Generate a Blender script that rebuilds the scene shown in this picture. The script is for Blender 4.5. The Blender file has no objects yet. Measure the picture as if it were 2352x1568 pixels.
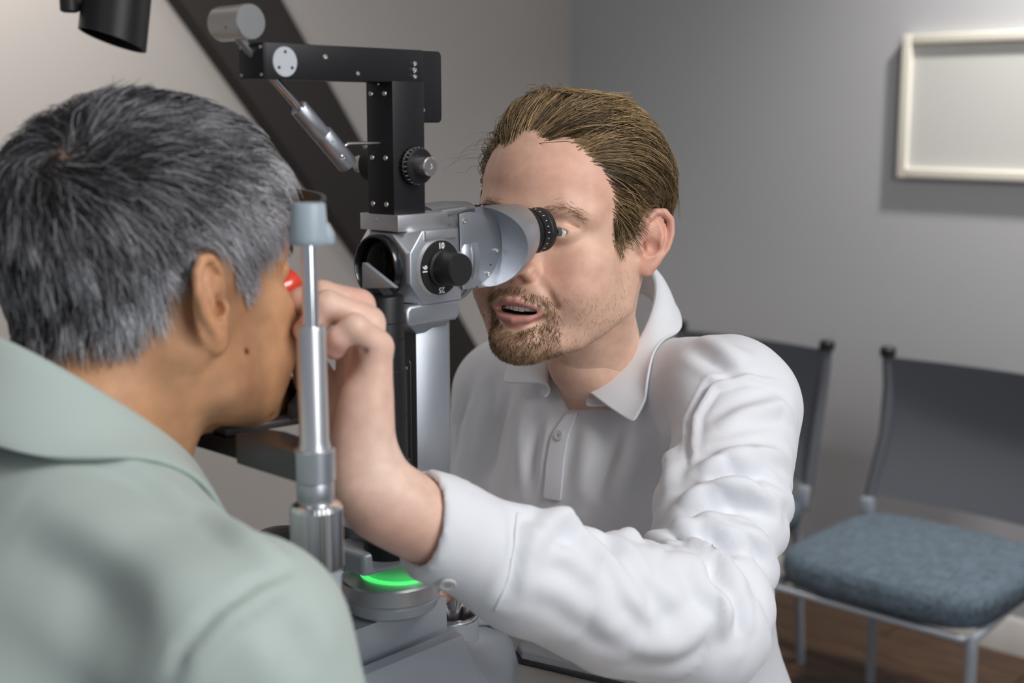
import bpy, bmesh, math, random
import numpy as np
from mathutils import Vector, Matrix
from mathutils.bvhtree import BVHTree

scene = bpy.context.scene
COL = scene.collection
# ------------------------------------------------------------------ camera
F_PX = 2940.0
PITCH = math.radians(10.0)
CAM_H = 1.35
cam_data = bpy.data.cameras.new('camera')
cam_data.sensor_width = 36.0
cam_data.lens = 45.0
cam_data.clip_start = 0.02
cam_data.dof.use_dof = True
cam_data.dof.focus_distance = 1.10
cam_data.dof.aperture_fstop = 5.0
cam = bpy.data.objects.new('camera', cam_data)
COL.objects.link(cam)
cam.location = (0, 0, CAM_H)
cam.rotation_euler = (math.pi / 2 - PITCH, 0, 0)
scene.camera = cam

# ------------------------------------------------------------------ world and lights
world = bpy.data.worlds.new('world')
scene.world = world
world.use_nodes = True
world.node_tree.nodes['Background'].inputs[0].default_value = (0.80, 0.88, 1.0, 1)
world.node_tree.nodes['Background'].inputs[1].default_value = 0.26

def area_light(name, loc, target, size, power, color=(1, 1, 1), sy=None, spread=180):
    d = bpy.data.lights.new(name, 'AREA')
    d.shape = 'RECTANGLE'
    d.size = size
    d.size_y = sy or size
    d.energy = power
    d.color = color
    d.spread = math.radians(spread)
    o = bpy.data.objects.new(name, d)
    COL.objects.link(o)
    o.location = loc
    o.rotation_euler = (Vector(target) - Vector(loc)).to_track_quat('-Z', 'Y').to_euler()
    return o

area_light('ceiling_softlight', (1.15, -0.05, 2.35), (0.25, 1.1, 1.1), 0.8, 27, (1.0, 0.985, 0.965))
area_light('added_softlight', (1.15, -0.75, 1.50), (0.2, 1.0, 1.1), 0.55, 11, (0.96, 0.98, 1.0), sy=1.1)  # added upright panel behind the camera for post highlights; no window is built
area_light('ceiling_light_rear', (-0.9, 0.1, 2.5), (-0.35, 0.9, 1.1), 0.6, 3.5, (1.0, 0.96, 0.92))

def spot_light(name, loc, target, power, angle, color=(1, 1, 1), blend=1.0, radius=0.05):
    d = bpy.data.lights.new(name, 'SPOT')
    d.energy = power
    d.spot_size = math.radians(angle)
    d.spot_blend = blend
    d.shadow_soft_size = radius
    d.color = color
    o = bpy.data.objects.new(name, d)
    COL.objects.link(o)
    o.location = loc
    o.rotation_euler = (Vector(target) - Vector(loc)).to_track_quat('-Z', 'Y').to_euler()
    return o

spot_light('downlight_right', (1.30, 2.50, 2.52), (1.52, 2.74, 1.5), 170, 125, (1.0, 0.96, 0.93), radius=0.06)
spot_light('downlight_left', (-0.98, 2.20, 2.52), (-1.20, 2.42, 1.5), 130, 125, (1.0, 0.94, 0.89), radius=0.06)

scene.view_settings.view_transform = 'Standard'
scene.view_settings.look = 'None'
scene.view_settings.gamma = 1.0
scene.view_settings.exposure = 0.0
scene.view_settings.use_curve_mapping = False

# ------------------------------------------------------------------ survey helpers (pixel of the 2352x1568 photo + distance -> world)
NP_R = np.array([1.0, 0, 0])
NP_F = np.array([0, math.cos(PITCH), -math.sin(PITCH)])
NP_U = np.array([0, math.sin(PITCH), math.cos(PITCH)])
NP_C = np.array([0, 0, CAM_H])
def ray(x, y): return NP_F + (x - 1176) / F_PX * NP_R - (y - 784) / F_PX * NP_U
def P(x, y, z): return NP_C + z * ray(x, y)
TH = math.radians(43)
AX = np.array([math.sin(TH), math.cos(TH), 0.0])      # from patient to examiner
BX = np.array([math.cos(TH), -math.sin(TH), 0.0])     # sideways, towards the camera's right
INS = P(885, 605, .99); INS[2] = 0.0                  # foot point of the instrument
def to_ins(w):
    d = np.asarray(w) - INS
    return np.array([d @ AX, d @ BX, w[2]])
def on_c(x, y, c):
    d = ray(x, y); t = (c - (NP_C - INS) @ BX) / (d @ BX); return to_ins(NP_C + t * d)
def on_a(x, y, a):
    d = ray(x, y); t = (a - (NP_C - INS) @ AX) / (d @ AX); return to_ins(NP_C + t * d)
def on_z(x, y, z):
    d = ray(x, y); t = (z - CAM_H) / d[2]; return to_ins(NP_C + t * d)
def ins_w(a, c, z): return INS + a * AX + c * BX + np.array([0, 0, z])

# ------------------------------------------------------------------ materials
def new_mat(name):
    m = bpy.data.materials.new(name)
    m.use_nodes = True
    nt = m.node_tree
    b = nt.nodes['Principled BSDF']
    return m, nt, b

def mat(name, col, rough=0.5, metal=0.0, bump=0.0, bscale=400.0, vary=0.0, vscale=30.0, coat=0.0, spec=0.5, stretch=None):
    m, nt, b = new_mat(name)
    b.inputs['Base Color'].default_value = (*col, 1)
    b.inputs['Roughness'].default_value = rough
    b.inputs['Metallic'].default_value = metal
    b.inputs['Coat Weight'].default_value = coat
    b.inputs['Specular IOR Level'].default_value = spec
    tc = nt.nodes.new('ShaderNodeTexCoord')
    src = tc.outputs['Object']
    if stretch:
        mp = nt.nodes.new('ShaderNodeMapping')
        mp.inputs['Scale'].default_value = stretch
        nt.links.new(src, mp.inputs[0]); src = mp.outputs[0]
    if vary > 0:
        n = nt.nodes.new('ShaderNodeTexNoise'); n.inputs['Scale'].default_value = vscale
        n.inputs['Detail'].default_value = 4
        nt.links.new(src, n.inputs['Vector'])
        r = nt.nodes.new('ShaderNodeMapRange')
        r.inputs[3].default_value = 1 - vary; r.inputs[4].default_value = 1 + vary
        nt.links.new(n.outputs['Fac'], r.inputs[0])
        mx = nt.nodes.new('ShaderNodeMix'); mx.data_type = 'RGBA'; mx.blend_type = 'MULTIPLY'
        mx.inputs['Factor'].default_value = 1
        mx.inputs['A'].default_value = (*col, 1)
        nt.links.new(r.outputs[0], mx.inputs['B'])
        nt.links.new(mx.outputs['Result'], b.inputs['Base Color'])
    if bump > 0:
        n = nt.nodes.new('ShaderNodeTexNoise'); n.inputs['Scale'].default_value = bscale
        n.inputs['Detail'].default_value = 3
        nt.links.new(src, n.inputs['Vector'])
        bp = nt.nodes.new('ShaderNodeBump'); bp.inputs['Strength'].default_value = bump
        bp.inputs['Distance'].default_value = 0.001
        nt.links.new(n.outputs['Fac'], bp.inputs['Height'])
        nt.links.new(bp.outputs[0], b.inputs['Normal'])
    return m

def glass_mat(name, col=(1, 1, 1), rough=0.0, ior=1.5):
    m, nt, b = new_mat(name)
    b.inputs['Base Color'].default_value = (*col, 1)
    b.inputs['Roughness'].default_value = rough
    b.inputs['Transmission Weight'].default_value = 1.0
    b.inputs['IOR'].default_value = ior
    return m

def emit_mat(name, col, strength):
    m, nt, b = new_mat(name)
    b.inputs['Base Color'].default_value = (*col, 1)
    b.inputs['Emission Color'].default_value = (*col, 1)
    b.inputs['Emission Strength'].default_value = strength
    return m

M = {}
M['silver'] = mat('anodised_aluminium', (0.47, 0.495, 0.535), 0.34, 0.85, bump=0.12, bscale=2500)
M['silver_light'] = mat('milled_aluminium', (0.66, 0.66, 0.68), 0.32, 0.85, bump=0.05, bscale=1500, stretch=(1, 1, 8))
M['chrome'] = mat('polished_chrome', (0.86, 0.86, 0.88), 0.14, 1.0)
M['steel'] = mat('turned_steel', (0.78, 0.76, 0.73), 0.28, 1.0)
M['castgrey'] = mat('grey_painted_casting', (0.44, 0.48, 0.53), 0.36, 0.25, bump=0.08, bscale=1800)
M['blackmetal'] = mat('black_anodised_metal', (0.008, 0.008, 0.010), 0.45, 0.0, bump=0.1, bscale=1800, spec=0.40)
M['blackgloss'] = mat('black_gloss', (0.010, 0.010, 0.012), 0.18, 0.0, spec=0.6)
M['blackplastic'] = mat('black_plastic', (0.012, 0.012, 0.013), 0.48, 0.0)
M['darkmetal'] = mat('dark_grey_metal', (0.085, 0.085, 0.09), 0.32, 0.6)
M['capgrey'] = mat('grey_plastic_cap', (0.33, 0.40, 0.45), 0.42, 0.0)
M['white'] = mat('white_paint_mark', (0.85, 0.85, 0.85), 0.5)
M['pitchblack'] = mat('black_interior', (0.004, 0.004, 0.004), 0.8)
M['lensglass'] = mat('dark_coated_lens', (0.003, 0.004, 0.0035), 0.06, 0.0, spec=0.12)
M['led'] = emit_mat('green_status_light', (0.10, 1.0, 0.22), 0.8)
M['wall'] = mat('grey_wall_paint', (0.44, 0.445, 0.46), 0.85, bump=0.05, bscale=300, vary=0.02, vscale=3)
M['wall2'] = mat('taupe_wall_paint', (0.44, 0.415, 0.395), 0.85, bump=0.05, bscale=300, vary=0.02, vscale=3)
M['ceiling'] = mat('ceiling_paint', (0.75, 0.75, 0.75), 0.9)
M['beam'] = mat('dark_brown_beam', (0.022, 0.018, 0.016), 0.62, bump=0.05, bscale=200)
M['basebd'] = mat('white_baseboard', (0.62, 0.60, 0.57), 0.5)

# ------------------------------------------------------------------ object helpers
def link(o, parent=None):
    COL.objects.link(o)
    if parent is not None:
        o.parent = parent
    return o

def thing(name, label, cat, loc=(0, 0, 0), rotz=0.0, group=None):
    o = bpy.data.objects.new(name, None)
    o.empty_display_size = 0.05
    COL.objects.link(o)
    o.location = loc
    o.rotation_euler = (0, 0, rotz)
    o['label'] = label
    o['category'] = cat
    if group: o['group'] = group
    return o

def smooth_by_angle(me, deg=35):
    bm = bmesh.new(); bm.from_mesh(me)
    lim = math.radians(deg)
    for f in bm.faces: f.smooth = True
    for e in bm.edges:
        if len(e.link_faces) == 2:
            e.smooth = e.calc_face_angle(0) < lim
    bm.to_mesh(me); bm.free()

def finish(bm, name, m, parent=None, ang=35, label=None):
    me = bpy.data.meshes.new(name)
    bmesh.ops.recalc_face_normals(bm, faces=bm.faces)
    bm.to_mesh(me); bm.free()
    smooth_by_angle(me, ang)
    me.materials.append(m)
    o = bpy.data.objects.new(name, me)
    if label: o['label'] = label
    return link(o, parent)

def V(a, c, z): return Vector((a, -c, z))           # instrument coordinates -> its local frame

def frame_of(axis):
    ax = Vector(axis).normalized()
    t = Vector((0, 0, 1)) if abs(ax.z) < 0.9 else Vector((1, 0, 0))
    u = t.cross(ax).normalized()
    v = ax.cross(u).normalized()
    return ax, u, v

def bm_box(bm, lo, hi, bevel=0.0, seg=2, rot=None):
    lo, hi = [min(a, b) for a, b in zip(lo, hi)], [max(a, b) for a, b in zip(lo, hi)]
    c = [(a + b) / 2 for a, b in zip(lo, hi)]
    s = [b - a for a, b in zip(lo, hi)]
    r = bmesh.ops.create_cube(bm, size=1.0)
    vs = r['verts']
    for v in vs:
        v.co = Vector((v.co.x * s[0], v.co.y * s[1], v.co.z * s[2]))
    if bevel > 0:
        es = list({e for v in vs for e in v.link_edges})
        rr = bmesh.ops.bevel(bm, geom=es, offset=bevel, segments=seg, affect='EDGES', profile=0.5)
        vs = list({v for f in rr['faces'] for v in f.verts} | {v for v in vs if v.is_valid})
    for v in vs:
        p = v.co
        if rot is not None: p = rot @ p
        v.co = p + Vector(c)
    return vs

def box(name, parent, m, lo, hi, bevel=0.001, seg=2, label=None):
    bm = bmesh.new()
    bm_box(bm, lo, hi, bevel, seg)
    return finish(bm, name, m, parent, label=label)

def bm_lathe(bm, p0, axis, prof, seg=48, cap0=True, cap1=True, flute=None):
    """prof: list of (radius, distance along axis)"""
    ax, u, v = frame_of(axis)
    p0 = Vector(p0)
    rings = []
    for (r, t) in prof:
        ring = []
        for i in range(seg):
            rr = r
            if flute and flute[0] <= t <= flute[1] and i % 2: rr = r - flute[2]
            an = 2 * math.pi * i / seg
            ring.append(bm.verts.new(p0 + ax * t + (u * math.cos(an) + v * math.sin(an)) * rr))
        rings.append(ring)
    for a, b in zip(rings, rings[1:]):
        for i in range(seg):
            j = (i + 1) % seg
            bm.faces.new((a[i], a[j], b[j], b[i]))
    if cap0: bm.faces.new(list(reversed(rings[0])))
    if cap1: bm.faces.new(rings[-1])

def lathe(name, parent, m, p0, axis, prof, seg=48, cap0=True, cap1=True, flute=None, ang=35, label=None):
    bm = bmesh.new()
    bm_lathe(bm, p0, axis, prof, seg, cap0, cap1, flute)
    return finish(bm, name, m, parent, ang, label=label)

def bm_tube(bm, pts, rad, seg=12, caps=True):
    pts = [Vector(p) for p in pts]
    n = len(pts)
    rads = rad if isinstance(rad, (list, tuple)) else [rad] * n
    prev_u = None
    rings = []
    for i, p in enumerate(pts):
        if i == 0: t = pts[1] - pts[0]
        elif i == n - 1: t = pts[-1] - pts[-2]
        else: t = (pts[i + 1] - p).normalized() + (p - pts[i - 1]).normalized()
        t.normalize()
        if prev_u is None:
            _, u, v = frame_of(t)
        else:
            u = (prev_u - t * prev_u.dot(t)).normalized(); v = t.cross(u)
        prev_u = u
        rings.append([bm.verts.new(p + (u * math.cos(2 * math.pi * k / seg) + v * math.sin(2 * math.pi * k / seg)) * rads[i]) for k in range(seg)])
    for a, b in zip(rings, rings[1:]):
        for i in range(seg):
            j = (i + 1) % seg
            bm.faces.new((a[i], a[j], b[j], b[i]))
    if caps:
        bm.faces.new(list(reversed(rings[0]))); bm.faces.new(rings[-1])

def tube(name, parent, m, pts, rad, seg=14, label=None):
    bm = bmesh.new(); bm_tube(bm, pts, rad, seg)
    return finish(bm, name, m, parent, 50, label=label)

def bm_prism(bm, outline, o, u, v, n, depth, bevel=0.0, seg=2):
    """outline 2D (s,t) in plane o + s*u + t*v, extruded by depth along n"""
    o, u, v, n = Vector(o), Vector(u), Vector(v), Vector(n)
    a = [bm.verts.new(o + u * s + v * t) for s, t in outline]
    b = [bm.verts.new(o + u * s + v * t + n * depth) for s, t in outline]
    k = len(a)
    fs = [bm.faces.new(a), bm.faces.new(list(reversed(b)))]
    for i in range(k):
        j = (i + 1) % k
        fs.append(bm.faces.new((a[i], b[i], b[j], a[j])))
    bmesh.ops.recalc_face_normals(bm, faces=fs)
    if bevel > 0:
        es = list(fs[0].edges) + list(fs[1].edges)
        bmesh.ops.bevel(bm, geom=es, offset=bevel, segments=seg, affect='EDGES', profile=0.5)

def prism(name, parent, m, outline, o, u, v, n, depth, bevel=0.0, seg=2, ang=35, label=None):
    bm = bmesh.new(); bm_prism(bm, outline, o, u, v, n, depth, bevel, seg)
    return finish(bm, name, m, parent, ang, label=label)

def hull(name, parent, m, pts, bevel=0.0, seg=2, ang=30):
    bm = bmesh.new()
    vs = [bm.verts.new(Vector(p)) for p in pts]
    bmesh.ops.convex_hull(bm, input=vs)
    bmesh.ops.dissolve_limit(bm, angle_limit=0.02, verts=bm.verts, edges=bm.edges)
    loose = [v for v in bm.verts if not v.link_faces]
    bmesh.ops.delete(bm, geom=loose, context='VERTS')
    if bevel > 0:
        bmesh.ops.bevel(bm, geom=list(bm.edges), offset=bevel, segments=seg, affect='EDGES', profile=0.5)
    return finish(bm, name, m, parent, ang)

def text_mesh(name, parent, m, body, o, u, v, size, depth=0.0002, align='CENTER'):
    cu = bpy.data.curves.new(name, 'FONT')
    cu.body = body; cu.size = size; cu.extrude = depth
    cu.align_x = align; cu.align_y = 'CENTER'; cu.resolution_u = 4
    cu.offset = size * 0.022
    tmp = bpy.data.objects.new(name, cu)
    COL.objects.link(tmp)
    dg = bpy.context.evaluated_depsgraph_get()
    me = bpy.data.meshes.new_from_object(tmp.evaluated_get(dg))
    bpy.data.objects.remove(tmp)
    u = Vector(u).normalized(); v = Vector(v).normalized(); n = u.cross(v)
    mx = Matrix(((u.x, v.x, n.x, o[0]), (u.y, v.y, n.y, o[1]), (u.z, v.z, n.z, o[2]), (0, 0, 0, 1)))
    me.transform(mx)
    me.materials.clear(); me.materials.append(m)
    ob = bpy.data.objects.new(name, me)
    return link(ob, parent)

def rrect(w, h, r, n=5):
    pts = []
    for cx, cy, a0 in ((w / 2 - r, h / 2 - r, 0), (-w / 2 + r, h / 2 - r, 90), (-w / 2 + r, -h / 2 + r, 180), (w / 2 - r, -h / 2 + r, 270)):
        for i in range(n + 1):
            a = math.radians(a0 + 90 * i / n)
            pts.append((cx + r * math.cos(a), cy + r * math.sin(a)))
    return pts

def structure(o, label=None, cat=None):
    o['kind'] = 'structure'
    if label: o['label'] = label
    if cat: o['category'] = cat
    return o
# ================================================================== THE ROOM
RA = math.radians(47)
RW = Vector((-math.sin(RA), math.cos(RA), 0))       # along right wall, towards the corner
LW = Vector((-math.cos(RA), -math.sin(RA), 0))      # along left wall, away from the corner
CORNER = Vector((0.185, 4.10, 0))
CEIL = 2.6
def wall(name, start, d, length, nrm, m, label):
    bm = bmesh.new()
    bm_prism(bm, [(0, 0), (length, 0), (length, CEIL), (0, CEIL)], start, d, (0, 0, 1), -nrm, 0.1)
    return structure(finish(bm, name, m), label, 'wall')
N_R = LW.copy()                 # right wall faces along LW
N_L = -RW                       # left wall faces along -RW
wall('wall_right', CORNER - RW * 5.2, RW, 5.2, N_R, M['wall'], 'cool grey painted wall behind the chairs')
wall('wall_left', CORNER, LW, 5.2, N_L, M['wall2'], 'warm grey painted wall behind the slit lamp')

# floor of dark planks
m, nt, b = new_mat('dark_wood_plank')
tc = nt.nodes.new('ShaderNodeTexCoord')
mp = nt.nodes.new('ShaderNodeMapping'); mp.inputs['Scale'].default_value = (30, 2.5, 2.5)
nz = nt.nodes.new('ShaderNodeTexNoise'); nz.inputs['Scale'].default_value = 3; nz.inputs['Detail'].default_value = 6
oi = nt.nodes.new('ShaderNodeObjectInfo')
ad = nt.nodes.new('ShaderNodeVectorMath'); ad.operation = 'ADD'
nt.links.new(tc.outputs['Object'], ad.inputs[0]); nt.links.new(oi.outputs['Random'], ad.inputs[1])
nt.links.new(ad.outputs[0], mp.inputs[0]); nt.links.new(mp.outputs[0], nz.inputs['Vector'])
rp = nt.nodes.new('ShaderNodeValToRGB')
rp.color_ramp.elements[0].position = 0.3; rp.color_ramp.elements[0].color = (0.035, 0.018, 0.010, 1)
rp.color_ramp.elements[1].position = 0.75; rp.color_ramp.elements[1].color = (0.11, 0.058, 0.028, 1)
nt.links.new(nz.outputs['Fac'], rp.inputs[0]); nt.links.new(rp.outputs[0], b.inputs['Base Color'])
b.inputs['Roughness'].default_value = 0.4
M['plank'] = m
bm = bmesh.new()
q0 = CORNER
FLR = 5.2
bm_prism(bm, [(0, 0), (FLR, 0), (FLR, FLR), (0, FLR)], q0 + Vector((0, 0, -0.012)), LW, -RW, (0, 0, -1), 0.1)
floor = structure(finish(bm, 'floor', mat('floor_joint', (0.012, 0.008, 0.006), 0.8)), 'dark wooden plank floor', 'floor')
# the planks run along the right wall; the ones near the chairs are in view
pm = {}
bmp = bmesh.new(); bm_box(bmp, (-0.0585, -0.598, -0.012), (0.0585, 0.598, 0), 0.0015, 1)
plank_me = bpy.data.meshes.new('plank'); bmp.to_mesh(plank_me); bmp.free(); plank_me.materials.append(M['plank'])
rot_wall = math.atan2(RW.y, RW.x) - math.pi / 2
for i in range(40):
    s = 0.06 + i * 0.12
    off = (i * 0.37) % 1.2
    for j in range(-1, 5):
        t0 = max(off + j * 1.2 - 1.2, 0.0); t1 = min(off + j * 1.2, 5.1)
        if t1 - t0 < 0.1: continue
        # only what a viewer can reach: the strip seen beyond the table
        o = bpy.data.objects.new('plank', plank_me)
        COL.objects.link(o); o.parent = floor
        o.location = CORNER + LW * s - RW * ((t0 + t1) / 2)
        o.scale = (1, (t1 - t0 - 0.004) / 1.196, 1)
        o.rotation_euler = (0, 0, rot_wall)
# ceiling
bm = bmesh.new()
bm_prism(bm, [(0, 0), (FLR, 0), (FLR, FLR), (0, FLR)], q0 + Vector((0, 0, CEIL)), LW, -RW, (0, 0, 1), 0.1)
structure(finish(bm, 'ceiling', M['ceiling']), 'white ceiling above the examination room', 'ceiling')
# baseboards
bm = bmesh.new(); bm_prism(bm, [(0, 0), (0.012, 0), (0.012, 0.085), (0.006, 0.095), (0, 0.095)], CORNER, N_R, (0, 0, 1), -RW, 5.2)
structure(finish(bm, 'baseboard_right', M['basebd']), 'pale baseboard along the wall behind the chairs', 'baseboard')
bm = bmesh.new(); bm_prism(bm, [(0, 0), (0.012, 0), (0.012, 0.085), (0.006, 0.095), (0, 0.095)], CORNER, N_L, (0, 0, 1), LW, 5.2)
structure(finish(bm, 'baseboard_left', M['basebd']), 'pale baseboard along the warm grey wall', 'baseboard')

# slanted dark beam in front of the left wall
def on_left_wall(px, py, off=0.0):
    d = Vector(ray(px, py)); c = Vector(NP_C)
    q = CORNER + N_L * off
    t = (q - c).dot(N_L) / d.dot(N_L)
    return c + d * t
def on_right_wall(px, py, off=0.0):
    d = Vector(ray(px, py)); c = Vector(NP_C)
    q = CORNER + N_R * off
    t = (q - c).dot(N_R) / d.dot(N_R)
    return c + d * t
b1 = on_left_wall(412, 0, .05); b2 = on_left_wall(905, 690, .05)
b3 = on_left_wall(650, 0, .05); b4 = on_left_wall(1100, 800, .05)
def wl2(p): d = p - CORNER; return (d.dot(LW), d.z)
s1, s2, s3, s4 = map(wl2, (b1, b2, b3, b4))
def at_z(p, q, z):
    f = (z - p[1]) / (q[1] - p[1]); return (p[0] + (q[0] - p[0]) * f, z)
outl = [at_z(s1, s2, CEIL), at_z(s3, s4, CEIL), at_z(s3, s4, 0.0), at_z(s1, s2, 0.0)]
bm = bmesh.new(); bm_prism(bm, outl, CORNER, LW, (0, 0, 1), N_L, 0.05, 0.004)
structure(finish(bm, 'trim_1', M['beam']), 'dark brown slanted beam standing against the warm grey wall', 'beam')

# framed pale panel on the right wall
f_tl = on_right_wall(2080, 80, .02); f_bl = on_right_wall(2055, 408, .02)
u_r = -RW
z0, z1 = f_bl.z, f_tl.z
root = thing('framed_panel', 'pale framed panel hung on the grey wall above the chairs', 'picture')
fs = (f_tl + f_bl) / 2; fs = Vector((fs.x, fs.y, 0))
s_left = (fs - CORNER).dot(u_r)
org = CORNER + u_r * s_left
root.location = org
W_P, FW = 0.62, 0.026
fm = mat('cream_frame', (0.72, 0.69, 0.60), 0.45)
def fr_bar(lo, hi):
    bm = bmesh.new()
    bm_prism(bm, [(lo[0], lo[1]), (hi[0], lo[1]), (hi[0], hi[1]), (lo[0], hi[1])], N_R * 0.002, u_r, (0, 0, 1), N_R, 0.026, 0.005, 3)
    return finish(bm, 'frame_bar', fm, root)
fr_bar((0, z0), (FW, z1)); fr_bar((W_P - FW, z0), (W_P, z1))
fr_bar((FW, z1 - FW), (W_P - FW, z1)); fr_bar((FW, z0), (W_P - FW, z0 + FW))
bm = bmesh.new(); bm_prism(bm, [(FW - .003, z0 + FW - .003), (W_P - FW + .003, z0 + FW - .003), (W_P - FW + .003, z1 - FW + .003), (FW - .003, z1 - FW + .003)], N_R * 0.002, u_r, (0, 0, 1), N_R, 0.012)
finish(bm, 'panel', mat('pale_panel', (0.60, 0.60, 0.575), 0.35), root)

# ------------------------------------------------------------------ chairs
m, nt, b = new_mat('blue_grey_upholstery')
tc = nt.nodes.new('ShaderNodeTexCoord')
def wv(scale, rot):
    mp = nt.nodes.new('ShaderNodeMapping'); mp.inputs['Scale'].default_value = scale; mp.inputs['Rotation'].default_value = rot
    nz = nt.nodes.new('ShaderNodeTexNoise'); nz.inputs['Scale'].default_value = 1; nz.inputs['Detail'].default_value = 3
    nt.links.new(tc.outputs['Object'], mp.inputs[0]); nt.links.new(mp.outputs[0], nz.inputs['Vector']); return nz
n1 = wv((420, 26, 60), (0, 0, 0)); n2 = wv((26, 420, 60), (0, 0, 0))
mm = nt.nodes.new('ShaderNodeMath'); mm.operation = 'ADD'
nt.links.new(n1.outputs['Fac'], mm.inputs[0]); nt.links.new(n2.outputs['Fac'], mm.inputs[1])
rp = nt.nodes.new('ShaderNodeValToRGB')
rp.color_ramp.elements[0].position = 0.36; rp.color_ramp.elements[0].color = (0.036, 0.052, 0.068, 1)
rp.color_ramp.elements[1].position = 0.66; rp.color_ramp.elements[1].color = (0.145, 0.195, 0.245, 1)
hf = nt.nodes.new('ShaderNodeMath'); hf.operation = 'MULTIPLY'; hf.inputs[1].default_value = 0.5
nt.links.new(mm.outputs[0], hf.inputs[0]); nt.links.new(hf.outputs[0], rp.inputs[0]); nt.links.new(rp.outputs[0], b.inputs['Base Color'])
b.inputs['Roughness'].default_value = 0.9
M['chairfab'] = m
M['mesh'] = mat('charcoal_mesh_fabric', (0.085, 0.090, 0.105), 0.75, bump=0.3, bscale=900)
M['chairmetal'] = mat('silver_grey_chair_frame', (0.42, 0.46, 0.52), 0.4, 0.5)
M['blackcap'] = mat('black_end_cap', (0.008, 0.008, 0.008), 0.5)

def superseat(w, d, h, n=40, m_=14):
    """cushion: superellipse plan with domed top"""
    bm = bmesh.new(); rings = []
    prof = [(0.90, 0), (0.97, .10), (1.0, .38), (0.995, .62), (.965, .82), (.90, .94), (.75, 1.0), (.4, 1.05)]
    for s, t in prof:
        ring = []
        for i in range(n):
            a = 2 * math.pi * i / n
            ca, sa = math.cos(a), math.sin(a)
            e = 0.42
            x = w / 2 * math.copysign(abs(ca) ** e, ca) * s
            y = d / 2 * math.copysign(abs(sa) ** e, sa) * s
            ring.append(bm.verts.new((x, y, h * t - 0.006 * (1 - abs(y / d * 2)) * (t > .9))))
        rings.append(ring)
    for a, b2 in zip(rings, rings[1:]):
        for i in range(n):
            j = (i + 1) % n
            bm.faces.new((a[i], a[j], b2[j], b2[i]))
    bm.faces.new(list(reversed(rings[0]))); bm.faces.new(rings[-1])
    return bm

def make_chair(label, loc, rotz):
    """local: x across, +y = back of chair, z up"""
    t = thing('chair', label, 'chair', loc, rotz, 'visitor chairs along the wall')
    t.scale = (0.93, 0.93, 0.93)
    bm = superseat(0.50, 0.49, 0.085)
    bmesh.ops.translate(bm, verts=bm.verts, vec=(0, 0, 0.395))
    finish(bm, 'seat', M['chairfab'], t, 60)
    # curved back panel of mesh
    bm = bmesh.new(); rows = []
    n, k = 14, 12
    for j in range(k + 1):
        f = j / k
        z = 0.51 + 0.345 * f
        yb = 0.215 + 0.055 * f + 0.03 * math.sin(math.pi * f)
        row = []
        for i in range(n + 1):
            s = i / n * 2 - 1
            row.append((s * (0.232 - 0.012 * math.sin(math.pi * f) + 0.0), yb + 0.02 * (1 - s * s), z))
        rows.append(row)
    front = [[bm.verts.new(p) for p in r] for r in rows]
    back = [[bm.verts.new((p[0], p[1] + 0.016, p[2])) for p in r] for r in rows]
    for j in range(k):
        for i in range(n):
            bm.faces.new((front[j][i], front[j][i + 1], front[j + 1][i + 1], front[j + 1][i]))
            bm.faces.new((back[j][i + 1], back[j][i], back[j + 1][i], back[j + 1][i + 1]))
    for j in range(k):
        bm.faces.new((front[j][0], front[j + 1][0], back[j + 1][0], back[j][0]))
        bm.faces.new((front[j][n], back[j][n], back[j + 1][n], front[j + 1][n]))
    for i in range(n):
        bm.faces.new((front[0][i], back[0][i], back[0][i + 1], front[0][i + 1]))
        bm.faces.new((front[k][i], front[k][i + 1], back[k][i + 1], back[k][i]))
    finish(bm, 'backrest', M['mesh'], t, 40)
    for s in (-1, 1):
        up = tube('back_upright', t, M['mesh'], [(s * 0.228, 0.205, 0.44), (s * 0.230, 0.222, 0.51), (s * 0.222, 0.268, 0.66), (s * 0.226, 0.285, 0.78), (s * 0.232, 0.282, 0.862)], 0.0145)
        lathe('end_cap', up, M['blackcap'], (s * 0.232, 0.282, 0.855), (0, 0, 1), [(0.019, 0), (0.020, 0.004), (0.020, 0.02), (0.016, 0.024)], 16)
        bm = bmesh.new(); bm_box(bm, (s * 0.228 - .014, 0.19, 0.445), (s * 0.228 + .014, 0.222, 0.505), 0.004)
        finish(bm, 'bracket', M['chairmetal'], t)
        tube('leg', t, M['chairmetal'], [(s * 0.236, -0.225, 0.398), (s * 0.240, -0.232, 0.36), (s * 0.245, -0.238, 0.0)], 0.0125)
        tube('leg', t, M['chairmetal'], [(s * 0.205, 0.20, 0.45), (s * 0.205, 0.212, 0.385), (s * 0.215, 0.245, 0.0)], 0.0125)
        tube('seat_rail', t, M['chairmetal'], [(s * 0.236, -0.225, 0.392), (s * 0.22, 0.0, 0.390), (s * 0.205, 0.205, 0.392)], 0.011)
    tube('cross_bar', t, M['chairmetal'], [(-0.205, 0.21, 0.372), (0.205, 0.21, 0.372)], 0.010)
    tube('cross_bar', t, M['chairmetal'], [(-0.236, -0.22, 0.385), (0.236, -0.22, 0.385)], 0.010)
    return t
# chairs face away from the right wall: local +y (back) points to the wall
CH_ROT = math.atan2(-N_R.y, -N_R.x) - math.pi / 2
CH_S = 0.93
def chair_from_cap(px, py, side, zc=0.875 * 0.93):
    d = ray(px, py); t = (zc - CAM_H) / d[2]
    w = Vector(NP_C + t * d); w.z = 0
    return w - Matrix.Rotation(CH_ROT, 3, 'Z') @ Vector((side * 0.232 * CH_S, 0.282 * CH_S, 0))
make_chair('grey mesh chair with blue seat, in full view at the right', chair_from_cap(2040, 800, -1), CH_ROT)
make_chair('grey mesh chair partly hidden behind the examiner in white shirt', chair_from_cap(1900, 785, 1), CH_ROT)

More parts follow.
